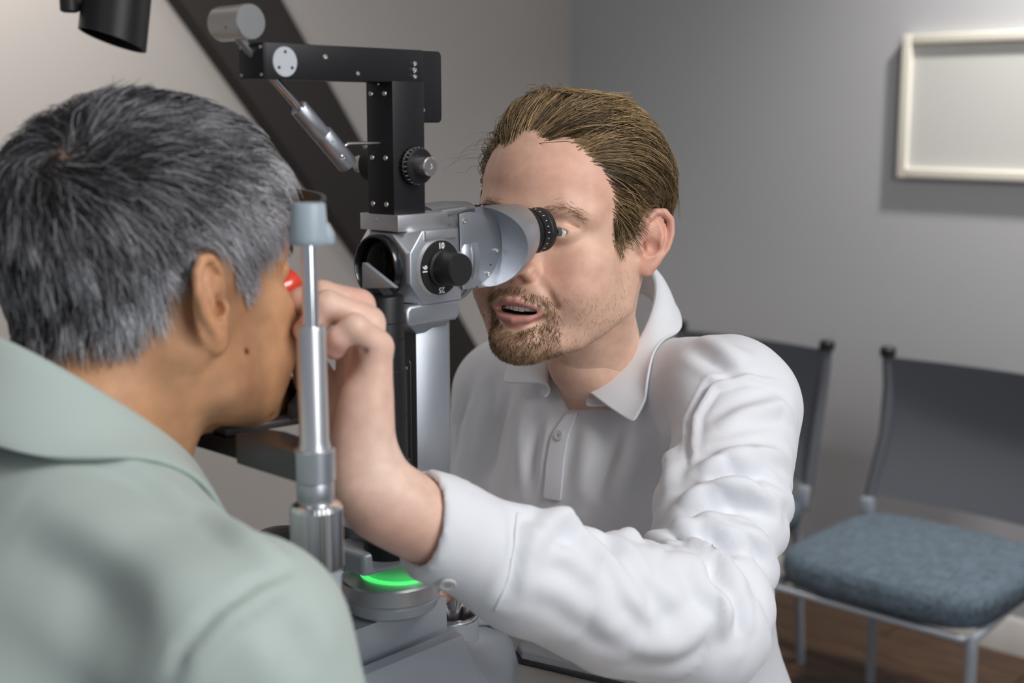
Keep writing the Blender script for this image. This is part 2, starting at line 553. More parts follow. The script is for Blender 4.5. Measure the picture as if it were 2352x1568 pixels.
# ------------------------------------------------------------------ black cylindrical lamp head, upper left
lp = thing('examination_lamp', 'black cylindrical lamp head hanging above the patient', 'lamp')
LZ = 1.55
lt = Vector(P(276, -86, LZ)); lb = Vector(P(262, 64, LZ))
axl = (lb - lt).normalized()
axl = (axl + Vector((0.0, -0.02, 0))).normalized()
R_L = 0.0405
# bottom rim is cut on a slant: build the shade as a skewed tube
bm = bmesh.new()
_, uu, vv = frame_of(axl)
seg = 48; rings = []
xr = Vector((1, 0, 0))
for (t, r) in ((0.0, R_L * .96), (0.002, R_L), (0.155, R_L), (0.155, R_L * .93), (0.06, R_L * .93)):
    ring = []
    for i in range(seg):
        a = 2 * math.pi * i / seg
        d = uu * math.cos(a) + vv * math.sin(a)
        sk = 0.0085 * d.dot(xr) if t > .1 else 0
        ring.append(bm.verts.new(lt - axl * .06 + d * r + axl * (t + sk)))
    rings.append(ring)
for a_, b_ in zip(rings, rings[1:]):
    for i in range(seg):
        j = (i + 1) % seg
        bm.faces.new((a_[i], a_[j], b_[j], b_[i]))
bm.faces.new(list(reversed(rings[0]))); bm.faces.new(rings[-1])
finish(bm, 'lamp_shade', M['blackmetal'], lp)
k0 = Vector(P(225, -5, LZ - .01)); k1 = Vector(P(150, 5, LZ - .02))
tube('bracket', lp, M['blackplastic'], [k0 + Vector((0.02, 0, 0)), k0, k1], 0.0105)
lathe('clamp_knob', lp, M['blackplastic'], k1 + Vector((0.005, 0, -.012)), (0, 0, 1), [(0.008, 0), (0.0115, 0.002), (0.0115, 0.03)], 20)
topp = lt - axl * 0.06
tube('lamp_stem', lp, M['blackmetal'], [topp - axl * -0.01, topp - axl * 0.12, Vector((topp.x - .02, topp.y, 2.0)), Vector((topp.x - .02, topp.y, CEIL + .002))], 0.011)
# ================================================================== THE SLIT LAMP
ROTZ = math.atan2(AX[1], AX[0])
SL = thing('slit_lamp', 'grey and black slit lamp microscope between patient and examiner', 'microscope', INS, ROTZ)
EA = Vector((1, 0, 0)); EC = Vector((0, -1, 0)); EZ = Vector((0, 0, 1))     # a, c, z in local frame

# one screw mesh, copied
def screw_mesh():
    bm = bmesh.new()
    bm_lathe(bm, (0, 0, 0), (0, 0, 1), [(1.0, -0.2), (1.0, 0.12), (0.82, 0.42), (0.45, 0.5), (0.40, 0.5), (0.36, 0.12)], 16)
    me = bpy.data.meshes.new('screw'); bmesh.ops.recalc_face_normals(bm, faces=bm.faces); bm.to_mesh(me); bm.free()
    me.materials.append(M['steel']); smooth_by_angle(me, 30)
    return me
SCREW = screw_mesh()
def screw(parent, p, axis, r, name='screw'):
    o = bpy.data.objects.new(name, SCREW)
    link(o, parent)
    o.location = p
    o.rotation_euler = Vector(axis).to_track_quat('Z', 'Y').to_euler()
    o.scale = (r, r, r)
    return o

# ---- microscope body (block with turned front)
ZB = 1.2355
hw, hh = 0.031, 0.0285
pts = []
for s in (-1, 1):
    for a, z in ((-0.002, -0.012), (-0.002, 0.012), (0.011, hh), (0.052, hh), (0.052, -hh), (0.011, -hh)):
        pts.append(V(a, s * hw, ZB + z))
for c_, z_ in ((-.012, .026), (.012, .026), (-.012, -.026), (.012, -.026)):
    pts.append(V(-0.004, c_, ZB + z_))
pts += [V(-0.004, .028, ZB + .011), V(-0.004, .028, ZB - .011), V(-0.004, -.028, ZB + .011), V(-0.004, -.028, ZB - .011)]
body = hull('microscope_body', SL, M['silver'], pts, 0.0007, 2)
# objective
lathe('objective_ring', body, M['blackgloss'], V(-0.003, 0, ZB), -EA, [(0.0250, 0), (0.0250, 0.006), (0.0242, 0.0080), (0.0228, 0.0084), (0.0218, 0.006), (0.0210, 0.002)], 64)
lathe('objective_lens', body, M['lensglass'], V(-0.0045, 0, ZB), -EA, [(0.0214, 0), (0.0214, 0.001), (0.017, 0.0028), (0.010, 0.0044), (0.003, 0.0050)], 48)
# magnification dial on the near side
da, dz = on_c(1013, 612, .0335)[0], ZB - 0.001
dial = lathe('dial_ring', body, M['silver_light'], V(da, hw - .001, dz), EC, [(0.0232, 0), (0.0232, 0.0012), (0.0215, 0.0030), (0.0212, 0.0030), (0.0212, 0.0015)], 72)
lathe('dial_face', dial, M['blackplastic'], V(da, hw, dz), EC, [(0.0208, 0), (0.0208, 0.0024), (0.0205, 0.0028)], 72)
lathe('dial_knob', dial, M['blackplastic'], V(da, hw + .001, dz), EC, [(0.0142, 0), (0.0142, 0.004), (0.0128, 0.0055), (0.0126, 0.022), (0.0118, 0.0238)], 96, flute=(0.005, 0.0125, 0.0004), ang=25)
# numbers round the dial (seen from the near side: u = +a, v = up)
yo = hw + 0.0030
text_mesh('dial_number', dial, M['white'], '10', V(da, yo, dz + 0.0168), EA, EZ, 0.0064)
text_mesh('dial_number', dial, M['white'], '16', V(da - 0.0172, yo, dz - 0.000), EZ, -EA, 0.0064)
text_mesh('dial_number', dial, M['white'], '25', V(da, yo, dz - 0.0172), -EA, -EZ, 0.0064)
text_mesh('dial_number', dial, M['white'], '40', V(da + 0.0172, yo, dz), -EZ, EA, 0.0064)
box('dial_index', body, M['blackmetal'], V(da - .0012, hw + .0006, dz + .0238), V(da + .0002, hw - .001, dz + .0262), 0.0001)

# ---- drum between body and binocular head
lathe('magnifier_drum', SL, M['silver'], V(0.049, 0, ZB + .001), EA, [(0.030, 0), (0.0345, 0.002), (0.0357, 0.0045), (0.0357, 0.010), (0.0345, 0.0108), (0.0345, 0.0125), (0.0360, 0.0132), (0.0360, 0.019), (0.033, 0.022)], 80)

# ---- binocular head: two prism housings with eyepieces
BT = math.radians(3.0)
BA = Vector((math.cos(BT), 0, math.sin(BT)))       # tube axis, slightly rising to the examiner
BN = Vector((-math.sin(BT), 0, math.cos(BT)))
EYE_Z = 1.2475
def boolean(obj, cutter, op='DIFFERENCE', ang=35):
    md = obj.modifiers.new('cut', 'BOOLEAN'); md.object = cutter; md.operation = op; md.solver = 'EXACT'
    dg = bpy.context.evaluated_depsgraph_get(); dg.update()
    me = bpy.data.meshes.new_from_object(obj.evaluated_get(dg))
    obj.modifiers.clear()
    mats = [m_ for m_ in obj.data.materials]
    obj.data = me
    me.materials.clear()
    for m_ in mats: me.materials.append(m_)
    smooth_by_angle(me, ang)
    bpy.data.objects.remove(cutter)
    return obj
def housing(c0):
    side = 1 if c0 > 0 else -1
    org = V(0.062, c0, EYE_Z)
    # rounded tube body along the axis, prism box behind it
    bm = bmesh.new()
    bm_lathe(bm, org + BN * -0.0015, BA, [(0.0315, 0.006), (0.0322, 0.008), (0.0322, 0.026), (0.0316, 0.032), (0.0302, 0.039), (0.0280, 0.046), (0.0258, 0.052), (0.0235, 0.0570)], 72)
    for v in bm.verts:
        s_ = (v.co - org).dot(BA); r_ = ((v.co - org - BN * -0.0015) - BA * s_).length
        if s_ > .027: v.co += BN * (.0322 - r_) * .70
    h = finish(bm, 'eyepiece_housing', M['silver'], SL, 40)
    cut = lathe('cutter', SL, M['silver'], org + EC * side * 0.0010 + BA * -0.004 + BN * -0.002, EC * side, [(0.0375, 0), (0.0375, 0.05)], 80)
    boolean(h, cut)
    back = []
    for i in range(11):
        an = math.radians(90 + 180 * i / 10)
        back.append((0.010 + 0.020 * math.cos(an), -0.002 + 0.029 * math.sin(an)))
    back += [(0.030, -0.031), (0.036, -0.031), (0.036, 0.027), (0.030, 0.027)]
    prism('prism_box', h, M['silver'], back, org - EC * side * 0.024, BA, BN, EC * side, 0.0240, 0.002, 3, 40)
    pl = []
    for i in range(25):
        an = math.radians(-112 + 224 * i / 24)
        pl.append((-0.004 + 0.0368 * math.cos(an) if math.cos(an) > -.2 else -0.012, -0.002 + (0.0305 * math.sin(an) if abs(math.sin(an)) < .999 else .0305 * math.sin(an))))
    rim = prism('plate_rim', h, M['blackmetal'], [(s * 1.006, t * 1.006) for s, t in pl], org + EC * side * -0.0006, BA, BN, EC * side, 0.0018, 0.0002, 1, 40)
    plate = prism('side_plate', h, M['silver'], pl, org + EC * side * -0.0006, BA, BN, EC * side, 0.0024, 0.0004, 2, 40)
    off = 0.0018
    for s, t in ((-0.007, 0.0215), (0.0285, -0.006), (0.0175, -0.0235)):
        screw(plate, org + EC * side * off + BA * s + BN * t, EC * side, 0.0021)
    lathe('pin_hole', plate, M['pitchblack'], org + EC * side * (off - .0002) + BA * 0.0205 + BN * -0.0165, EC * side, [(0.0008, 0), (0.0008, 0.0004)], 12)
    # eyepiece
    e0 = org + BA * 0.0570 + BN * 0.0045
    lathe('eyepiece_collar', h, M['chrome'], e0, BA, [(0.0215, -.004), (0.0215, 0.001), (0.0205, 0.0015)], 56)
    ep = lathe('eyepiece', h, M['blackmetal'], e0, BA, [(0.0198, 0), (0.0198, 0.009), (0.0185, 0.0095), (0.0180, 0.0115), (0.0190, 0.0120), (0.0190, 0.0205), (0.0178, 0.0212)], 72, flute=(0.001, 0.0085, 0.0004), ang=25)
    lathe('eye_cup', ep, M['blackplastic'], e0, BA, [(0.0178, 0.0208), (0.0188, 0.0222), (0.0186, 0.0265), (0.0160, 0.0280), (0.0130, 0.0276), (0.0120, 0.0240)], 56)
    lathe('eye_lens', ep, M['lensglass'], e0, BA, [(0.0125, 0.022), (0.0125, 0.0235), (0.006, 0.0248)], 32)
    # white dioptre marks around the ring
    bm = bmesh.new()
    _, u, v = frame_of(BA)
    for i in range(24):
        an = 2 * math.pi * i / 24
        d = u * math.cos(an) + v * math.sin(an)
        tv = BA.cross(d)
        q = e0 + BA * 0.0160 + d * 0.01905
        L_ = 0.0016 if i % 3 else 0.0024
        vs = [q - BA * L_ * .5 - tv * .00022, q + BA * L_ * .5 - tv * .00022, q + BA * L_ * .5 + tv * .00022, q - BA * L_ * .5 + tv * .00022]
        top = [bm.verts.new(p + d * 0.00012) for p in vs]
        bot = [bm.verts.new(p - d * 0.0003) for p in vs]
        bm.faces.new(top); bm.faces.new(list(reversed(bot)))
        for k in range(4): bm.faces.new((top[k], bot[k], bot[(k + 1) % 4], top[(k + 1) % 4]))
    sm = finish(bm, 'scale_marks', M['white'], ep)
    return h
housing(0.031)
housing(-0.031)
hull('binocular_bridge', SL, M['silver'], [V(a, c, ZB + z) for a in (0.070, 0.105) for c in (-.02, .02) for z in (-.024, .022)], 0.003)

# ---- plates on top of the body
box('mount_plate', SL, M['silver_light'], V(-0.0050, 0.021, 1.2632), V(0.0475, -0.023, 1.2758), 0.0005)
box('mount_plate', SL, M['silver_light'], V(0.0125, 0.0330, 1.2568), V(0.0455, -0.012, 1.2634), 0.0004)
box('mount_plate', SL, M['silver_light'], V(0.0400, 0.020, 1.2610), V(0.0520, -0.012, 1.2665), 0.0003)
for dc in (-.0075, -.0045):
    lathe('screw_hole', SL, M['steel'], V(-0.0048, dc, 1.2715), -EA, [(0.0010, 0), (0.0010, .0006), (0.0006, .0006)], 12)

# ---- black tonometer column, arm and balance rod
COLN = box('tonometer_column', SL, M['blackmetal'], V(-0.0037, 0.0155, 1.2752), V(0.0285, -0.0145, 1.3755), 0.0005)
for z_ in (1.3665, 1.3185, 1.2835):
    for c_ in (-0.0085, 0.0070):
        screw(COLN, V(-0.0038, c_, z_), -EA, 0.0021)
screw(COLN, V(-0.0038, 0.0000, 1.3735), -EA, 0.0010)
ARM = box('tonometer_arm', SL, M['blackmetal'], V(-0.1178, 0.0150, 1.3748), V(0.0278, -0.0140, 1.3990), 0.0005)
endp = box('arm_end_plate', ARM, M['blackmetal'], V(-0.1192, 0.0150, 1.3748), V(-0.1172, -0.0140, 1.3990), 0.0004)
for c_ in (-0.011, 0.012):
    for z_ in (1.3775, 1.3960):
        screw(endp, V(-0.1193, c_, z_), -EA, 0.0012)
pa = on_c(653, 142, .015)
disc = lathe('pivot_cap', ARM, mat('pale_grey_disc', (0.48, 0.50, 0.54), 0.5), V(pa[0], 0.0148, pa[2]), EC, [(0.0102, 0), (0.0102, 0.0012), (0.0098, 0.0015)], 48)
for an in (90, 215, 325):
    lathe('cap_hole', disc, M['pitchblack'], V(pa[0] + .0068 * math.cos(math.radians(an)), .0161, pa[2] + .0068 * math.sin(math.radians(an))), EC, [(0.0011, 0), (0.0011, 0.0005)], 12)
for px, py, r in ((747, 131, .0020), (822, 169, .0016), (953, 146, .0019), (952, 161, .0022), (953, 176, .0019)):
    q = on_c(px, py, .015); screw(ARM, V(q[0], .0150, q[2]), EC, r)
# rounded tab plate behind the arm
tb = on_c(993, 200, -.006)
prism('tab_plate', ARM, M['blackmetal'], rrect(0.028, 0.0555, 0.004), V(tb[0] - .004, -.008, tb[2]), EA, EZ, EC, 0.002, 0.0003)
q = on_c(976, 253, -.004); screw(ARM, V(q[0], -.006, q[2]), EC, .0018)
# measuring drum with knob
q = on_c(940, 381, .0155)
drum = lathe('tension_drum', COLN, M['blackmetal'], V(q[0] + .004, 0.0150, q[2]), EC, [(0.0150, 0), (0.0150, 0.0045), (0.0138, 0.005), (0.0138, 0.0085), (0.0126, 0.0095)], 60, flute=(-1, 0.0046, 0.0007), ang=25)
lathe('drum_knob', drum, M['steel'], V(q[0] + .004, 0.0240, q[2]), EC, [(0.0070, 0), (0.0072, 0.001), (0.0072, 0.0105), (0.0064, 0.0112), (0.0022, 0.0112), (0.0020, 0.0104)], 48, flute=(0.0009, 0.0104, 0.0004), ang=25)
bm = bmesh.new()
for i in range(24):
    an = 2 * math.pi * i / 24
    ca, sa = math.cos(an), math.sin(an)
    p = V(q[0] + .004 + .01395 * ca, .0215, q[2] + .01395 * sa)
    bm_box(bm, (-.0002, -.0012, -.0002), (.0002, .0012, .0002))
    for v in bm.verts[-8:]: v.co = v.co + p
finish(bm, 'scale_marks', M['white'], drum)
q2 = on_c(828, 372, -.014)
lathe('tension_drum', COLN, M['blackmetal'], V(q[0] + .002, -0.0140, q[2]), -EC, [(0.0140, 0), (0.0140, .016), (.0120, .018)], 48)
lathe('drum_knob', drum, M['steel'], V(q[0] + .002, -0.0310, q[2]), -EC, [(.0068, 0), (0.0068, 0.015), (0.0060, 0.016)], 48, flute=(0.001, 0.0152, 0.0004), ang=25)
# balance rod
RC = 0.0
def onr(px, py): q = on_c(px, py, RC); return V(q[0], RC, q[2])
r0, r1, r2, r3, r4 = onr(520, 55), onr(668, 228), onr(686, 247), onr(738, 305), onr(792, 374)
rod = tube('balance_rod', ARM, M['chrome'], [r0, r2 + (r3 - r2) * .2], 0.0030)
d = (r4 - r2).normalized()
L1 = (r3 - r2).length; L2 = (r4 - r3).length
lathe('probe_sleeve', rod, M['silver'], r2, d, [(0.0046, 0.0005), (0.0062, 0), (0.0068, 0.001), (0.0068, L1), (0.0064, L1 + .001)], 40)
lathe('probe_holder', rod, M['silver'], r3, d, [(0.0070, 0.001), (0.0076, 0.002), (0.0076, L2 + .002), (0.0070, L2 + .003)], 40)
sdir = V(-.2, .9, -.3)
lathe('set_screw', rod, M['chrome'], r3 + d * L2 * .72 + Vector(V(-.3, .9, -.35)).normalized() * 0.0062, V(-.3, .9, -.35), [(0.0022, 0), (0.0022, 0.0018), (0.0016, .002), (0.0010, .0010)], 16)
lathe('set_screw', rod, M['pitchblack'], r3 + d * .008 + Vector(V(-.2, .95, -.1)).normalized() * 0.0068, V(-.2, .95, -.1), [(0.0006, 0), (0.0006, 0.001)], 10)
wc = on_c(577, 50, 0.014)
wcp = V(wc[0], 0.014, wc[2])
lathe('counterweight', rod, M['steel'], wcp, -EC, [(0.0112, 0), (0.0118, 0.0006), (0.0118, 0.034), (0.0112, 0.0346)], 56)
s0 = on_c(790, 336, 0.0); s1 = on_c(800, 330, 0.0); s2 = on_c(850, 329, 0.0)
tube('stop_wire', ARM, M['steel'], [V(s0[0] - .003, 0, s0[2] - .004), V(s0[0], 0, s0[2]), V(s1[0], 0, s1[2]), V(s2[0] + .01, 0, s2[2])], 0.0013)

# ---- support under the body
SUP = prism('support_block', SL, M['silver'], [(-0.006, .0), (0.044, .0), (0.048, .004), (0.048, .0165), (-0.006, .0165), (-.010, .0125), (-.010, .004)], V(0.004, -0.026, 1.1910), EA, EZ, EC, 0.056, 0.003, 3)
pts = []
for s in (-1, 1):
    pts += [V(0.002, s * .022, 1.1925), V(0.050, s * .022, 1.1925), V(0.020, s * .013, 1.181), V(0.050, s * .013, 1.181)]
hull('support_collar', SL, M['silver'], pts, 0.001)
CO = [(0.022, -0.016), (0.052, -0.016), (0.060, -0.009), (0.060, 0.009), (0.052, 0.016), (0.034, 0.016), (0.022, 0.010)]
cup = prism('support_column', SL, M['silver'], [(a, c) for a, c in CO], V(0, 0, 1.015), EA, EC, EZ, 0.172, 0.0008)
prism('column_face_shade', cup, M['darkmetal'], [(-.0155, 1.016), (.0098, 1.016), (.0098, 1.186), (-.0155, 1.186)], V(0.0222, 0, 0), EC, EZ, -EA, 0.0006, 0.0002)  # dark sheet stands in for shade on the side facing the patient
prism('column_cover', cup, M['darkmetal'], rrect(0.0150, 0.105, 0.005), V(0.0218, -0.003, 1.108), EC, EZ, -EA, 0.0014, 0.0004)
screw(cup, V(0.0209, 0.0, 1.152), -EA, 0.0016)

# ---- illumination tower (black, in front of the objective) with prism head
TA = -0.034
tq = on_a(880, 690, TA); TC = tq[1]
def tz(py): return on_a(885, py, TA)[2]
tw = lathe('slit_tower', SL, M['blackmetal'], V(TA, TC, 1.02), EZ, [(0.0185, 0), (0.0185, tz(1058) - 1.02), (0.0165, tz(1054) - 1.02), (0.0165, tz(850) - 1.02), (0.0152, tz(846) - 1.02), (0.0152, tz(682) - 1.02), (0.0147, tz(679) - 1.02)], 64)
for py in (738, 776, 950):
    lathe('tower_groove', tw, M['pitchblack'], V(TA, TC, tz(py)), EZ, [(0.0140, -.0004), (0.01555 if py < 850 else .01685, -0.0004), (0.01555 if py < 850 else .01685, 0.0004), (0.0140, .0004)], 64)
zt = tz(682)
prism('tower_head', tw, M['blackgloss'], [(-0.0125, 0), (0.0135, 0), (0.0135, 0.001), (-0.0125, 0.021)], V(TA, TC - .012, zt - 0.0008), EC + EA * 0.0, EZ, EA, 0.010)
# silver mirror wedge facing the near side
w0 = on_a(846, 661, TA - .004); w1 = on_a(922, 659, TA - .004); w2 = on_a(846, 602, TA - .004)
prism('mirror_wedge', tw, mat('mirror_wedge_grey', (0.42, 0.47, 0.53), 0.35, 0.4), [(w0[1], w0[2]), (w1[1], w1[2]), (w2[1] + .003, w2[2]), (w2[1], w2[2])], V(TA - .010, 0, 0), EC, EZ, EA, 0.0035, 0.0003)

# ---- round turntable with light ring, bowl that carries column and tower
PA = 0.000
piv = lathe('turntable', SL, M['castgrey'], V(PA, 0, 0.9585), EZ, [(0.034, 0), (0.0375, 0.003), (0.0390, 0.010), (0.0375, 0.0135)], 96)
lathe('turntable_ring', piv, M['silver_light'], V(PA, 0, 0.9705), EZ, [(0.0385, 0), (0.0405, 0.002), (0.0405, 0.0135), (0.039, 0.0150), (0.024, 0.0152)], 96)
lathe('status_light', piv, M['led'], V(0.008, 0, 0.9850), EZ, [(0.0305, 0), (0.0310, 0.0008), (0.0305, 0.0018), (0.0280, 0.0019)], 96)
bowl = lathe('carrier_bowl', SL, M['silver'], V(0.010, 0, 0.9868), EZ, [(0.0280, 0), (0.0295, 0.001), (0.0500, 0.030), (0.0505, 0.0305), (0.0500, 0.031), (0.0520, 0.034), (0.0530, 0.048), (0.0500, 0.053), (0.03, 0.055)], 96)
box('lamp_block', bowl, M['blackplastic'], V(0.020, 0.046, 1.000), V(0.052, 0.020, 1.016), 0.003)
hull('carrier_arm', SL, M['castgrey'], [V(a, c, z) for a, w in ((-.060, .020), (0.02, .030)) for c in (TC * .5 - w, TC * .5 + w) for z in (1.008, 1.026)], 0.004, 3)
hull('carrier_arm', SL, M['castgrey'], [V(a, c, z) for a, w in ((.02, .024), (0.068, .020)) for c in (-w, w) for z in (1.0, 1.040)], 0.004, 3)
q = on_z(650, 1240, 1.015)
lathe('brake_cap', SL, M['blackmetal'], V(q[0], q[1], 0.985), EZ, [(0.030, 0), (0.031, 0.018), (0.028, 0.030), (0.020, 0.036), (0.008, 0.038)], 48)
hull('brake_arm', SL, M['castgrey'], [V(a, c, z) for a, c in ((q[0] - .012, q[1]), (q[0] + .012, q[1]), (-.01, -.03), (.03, -.03)) for z in (.984, .996)], 0.002, 2)

# ---- base: housing with trough, carriage in it
def extr(name, prof, a0, a1, m, bevel=0.003):
    return prism(name, SL, m, prof, V(a0, 0, 0), EC, EZ, EA, a1 - a0, bevel, 3)
BASE = extr('base_housing', [(-.100, .845), (.100, .845), (.098, .862), (.056, .900), (.036, .9300), (.0275, .9325), (.0235, .9240), (-.060, .9240), (-.066, .9325), (-.098, .862)], -0.165, 0.046, M['castgrey'], 0.0022)
extr('slide_carriage', [(-.052, .9235), (.0165, .9235), (.0155, .9575), (-.052, .9575)], -0.150, 0.048, M['castgrey'], 0.0018)
extr('slide_cover', [(-.050, .9570), (-.004, .9570), (-.006, .9590), (-.050, .9590)], -0.150, 0.040, M['silver'], 0.0004)
hull('base_nose', BASE, M['castgrey'], [V(a, c, z) for a, c0, c1, z in ((0.044, -.098, .098, .845), (0.044, -.096, .096, .862), (0.044, -.066, .040, .9200), (0.100, -.05, .016, .893), (0.168, -.085, -.012, .845), (0.160, -.080, -.016, .880))  for c in (c0, c1)], 0.006, 4)
JB = on_z(1040, 1404, 0.930)
ja, jc = JB[0], JB[1]
boss = lathe('joystick_boss', SL, M['castgrey'], V(ja, jc, 0.880), EZ, [(0.030, 0), (0.0245, 0.010), (0.0225, 0.022), (0.0220, 0.046)], 64, cap1=False)
lathe('boss_ring', boss, M['chrome'], V(ja, jc, 0.880), EZ, [(0.0222, 0.0455), (0.0226, 0.0470), (0.0222, 0.0495), (0.0205, 0.0498), (0.0195, 0.046), (0.0190, 0.030)], 64, cap0=False)
lathe('boss_floor', boss, M['pitchblack'], V(ja, jc, 0.915), EZ, [(0.0193, 0), (0.0190, 0.001)], 40)
jk = lathe('joystick', SL, M['chrome'], V(ja, jc, 0.914), EZ + EA * .12, [(0.0075, 0), (0.0075, 0.022), (0.0095, 0.0225), (0.0095, 0.029), (0.0070, 0.030), (0.0068, 0.040)], 40)
lathe('joystick_grip', jk, M['blackplastic'], V(ja, jc, 0.914), EZ + EA * .12, [(0.0110, 0.038), (0.0125, 0.042), (0.0125, 0.070), (0.0080, 0.080)], 40, flute=(0.041, 0.071, 0.0006), ang=25)
# wheel lock beside the boss
lk = on_z(1046, 1446, 0.905)
lathe('lock_recess', SL, M['darkmetal'], V(lk[0] - .004, lk[1] - .002, 0.889), V(0.15, 0.5, 0.9), [(0.0150, 0.0), (0.0150, 0.016), (0.0135, 0.0175), (0.0125, 0.0165), (0.0120, 0.006)], 48)

# ---- chin and head rest
PA_, PC = -0.175, 0.130
def post(side):
    c = PC * side
    nm = 'near' if side > 0 else 'far'
    k = lathe('knurled_knob', SL, M['chrome'], V(PA_, c, 1.0695), EZ, [(0.0150, 0), (0.0166, 0.0015), (0.0166, 0.0395), (0.0150, 0.0425), (0.0125, 0.044), (0.0112, 0.0445)], 88, flute=(0.001, 0.0400, 0.0006), ang=25)
    lathe('post_cone', SL, M['castgrey'], V(PA_, c, 0.895), EZ, [(0.020, 0), (0.0185, 0.004), (0.0125, 0.09), (0.0125, 0.13), (0.0150, 0.172), (0.0155, 0.175)], 56)
    lathe('post_neck', SL, M['silver'], V(PA_, c, 1.113), EZ, [(0.0112, 0), (0.0118, 0.001), (0.0118, 0.0125), (0.0112, 0.014)], 56)
    lathe('bracket_ring', SL, M['silver'], V(PA_, c, 1.1268), EZ, [(0.0120, 0), (0.0128, 0.0008), (0.0128, 0.0198), (0.0120, 0.0206)], 56)
    lathe('post_tube', SL, M['silver_light'], V(PA_, c, 1.1465), EZ, [(0.0105, 0), (0.0098, 0.003), (0.0092, 0.006), (0.0088, 0.0755), (0.0082, 0.0772), (0.0055, 0.0774)], 56)
    lathe('post_rod', SL, M['chrome'], V(PA_, c, 1.2230), EZ, [(0.0050, 0), (0.0050, 0.056)], 40)
    cp = lathe('post_cap', SL, M['capgrey'], V(PA_, c, 1.2738), EZ, [(0.0110, 0), (0.0118, 0.0012), (0.0118, 0.004), (0.0104, 0.0235), (0.0096, 0.0248), (0.004, 0.0252)], 56)
    lathe('cap_rib', cp, M['capgrey'], V(PA_ + .0085, c + .006, 1.2742), EZ, [(0.0048, 0), (0.0050, 0.001), (0.0050, 0.006), (0.002, 0.012)], 24)
post(1); post(-1)
# bracket, cross bar and chin cup
brk = prism('rest_bracket', SL, M['darkmetal'], [(0.0, -.0125), (0.0, .0125), (-0.020, .0135), (-.050, .016), (-.066, .012), (-.066, -.012), (-.04, -.0125)], V(PA_, PC, 1.1272), EC, EA, EZ, 0.0196, 0.0015, 2)
prism('rest_bracket', SL, M['darkmetal'], [(0.0, -.0125), (0.0, .0125), (0.020, .0135), (.050, .016), (.066, .012), (.066, -.012), (.04, -.0125)], V(PA_, -PC, 1.1272), EC, EA, EZ, 0.0196, 0.0015, 2)
box('rest_bar', SL, M['blackmetal'], V(PA_ - .007, 0.072, 1.128), V(PA_ + .007, -0.072, 1.139), 0.001)
CHA = -0.140
ol = []
for i in range(17):
    an = math.radians(-70 + 140 * i / 16)
    ol.append((0.052 * math.sin(an), 0.022 + 0.034 * math.cos(an)))
ol += [(0.045, 0.010), (0.040, -0.026), (-0.040, -0.026), (-0.045, 0.010)]
cc = prism('chin_cup', SL, M['darkmetal'], ol, V(CHA - .012, 0, 1.1395), EC, EA, EZ, 0.0055, 0.0015, 2)
bm = bmesh.new()
n = 16; inner = []; 
for i in range(n + 1):
    an = math.radians(-78 + 156 * i / n)
    h_ = 0.016 * math.cos(an) ** 0.7 + 0.004
    for rr, zz in ((0.0, 0.0), (0.0, h_), (0.004, h_ + .0005), (0.0045, 0.0)):
        inner.append(bm.verts.new(V(CHA - .012 + 0.014 + (0.040 - rr) * math.cos(an), (0.050 - rr) * math.sin(an), 1.1445 + zz)))
for i in range(n):
    for k in range(4):
        a_, b_ = inner[i * 4 + k], inner[i * 4 + (k + 1) % 4]
        c_, d_ = inner[(i + 1) * 4 + (k + 1) % 4], inner[(i + 1) * 4 + k]
        bm.faces.new((a_, b_, c_, d_))
bm.faces.new(inner[0:4]); bm.faces.new(list(reversed(inner[-4:])))
finish(bm, 'cup_wall', M['darkmetal'], cc, 50)
for s in (-1, 1):
    lathe('paper_pin', cc, M['chrome'], V(CHA - .012 - .012, s * .036, 1.1445), EZ, [(0.0020, 0), (0.0018, 0.008), (0.0012, .0085), (0.0020, .0105), (0.0016, 0.0125)], 14)
# forehead band from post to post, bowed towards the microscope
bm = bmesh.new(); rows = []
n = 28
for i in range(n + 1):
    f = i / n * 2 - 1
    c = f * (PC - 0.001)
    a = PA_ + 0.0015 + 0.068 * (1 - abs(f) ** 2.6)
    for (da_, z_) in ((0, 1.2805), (0, 1.2965), (0.0035, 1.2965), (0.0035, 1.2805)):
        rows.append(bm.verts.new(V(a + da_, c, z_ + .004 * (1 - f * f))))
for i in range(n):
    for k in range(4):
        bm.faces.new((rows[i * 4 + k], rows[i * 4 + (k + 1) % 4], rows[(i + 1) * 4 + (k + 1) % 4], rows[(i + 1) * 4 + k]))
bm.faces.new(rows[0:4]); bm.faces.new(list(reversed(rows[-4:])))
finish(bm, 'forehead_band', M['darkmetal'], SL, 50)
# feet of the rest frame on the base
box('rest_foot', SL, M['castgrey'], V(PA_ - .03, 0.150, 0.8450), V(PA_ + .03, -0.150, 0.896), 0.008, 3)

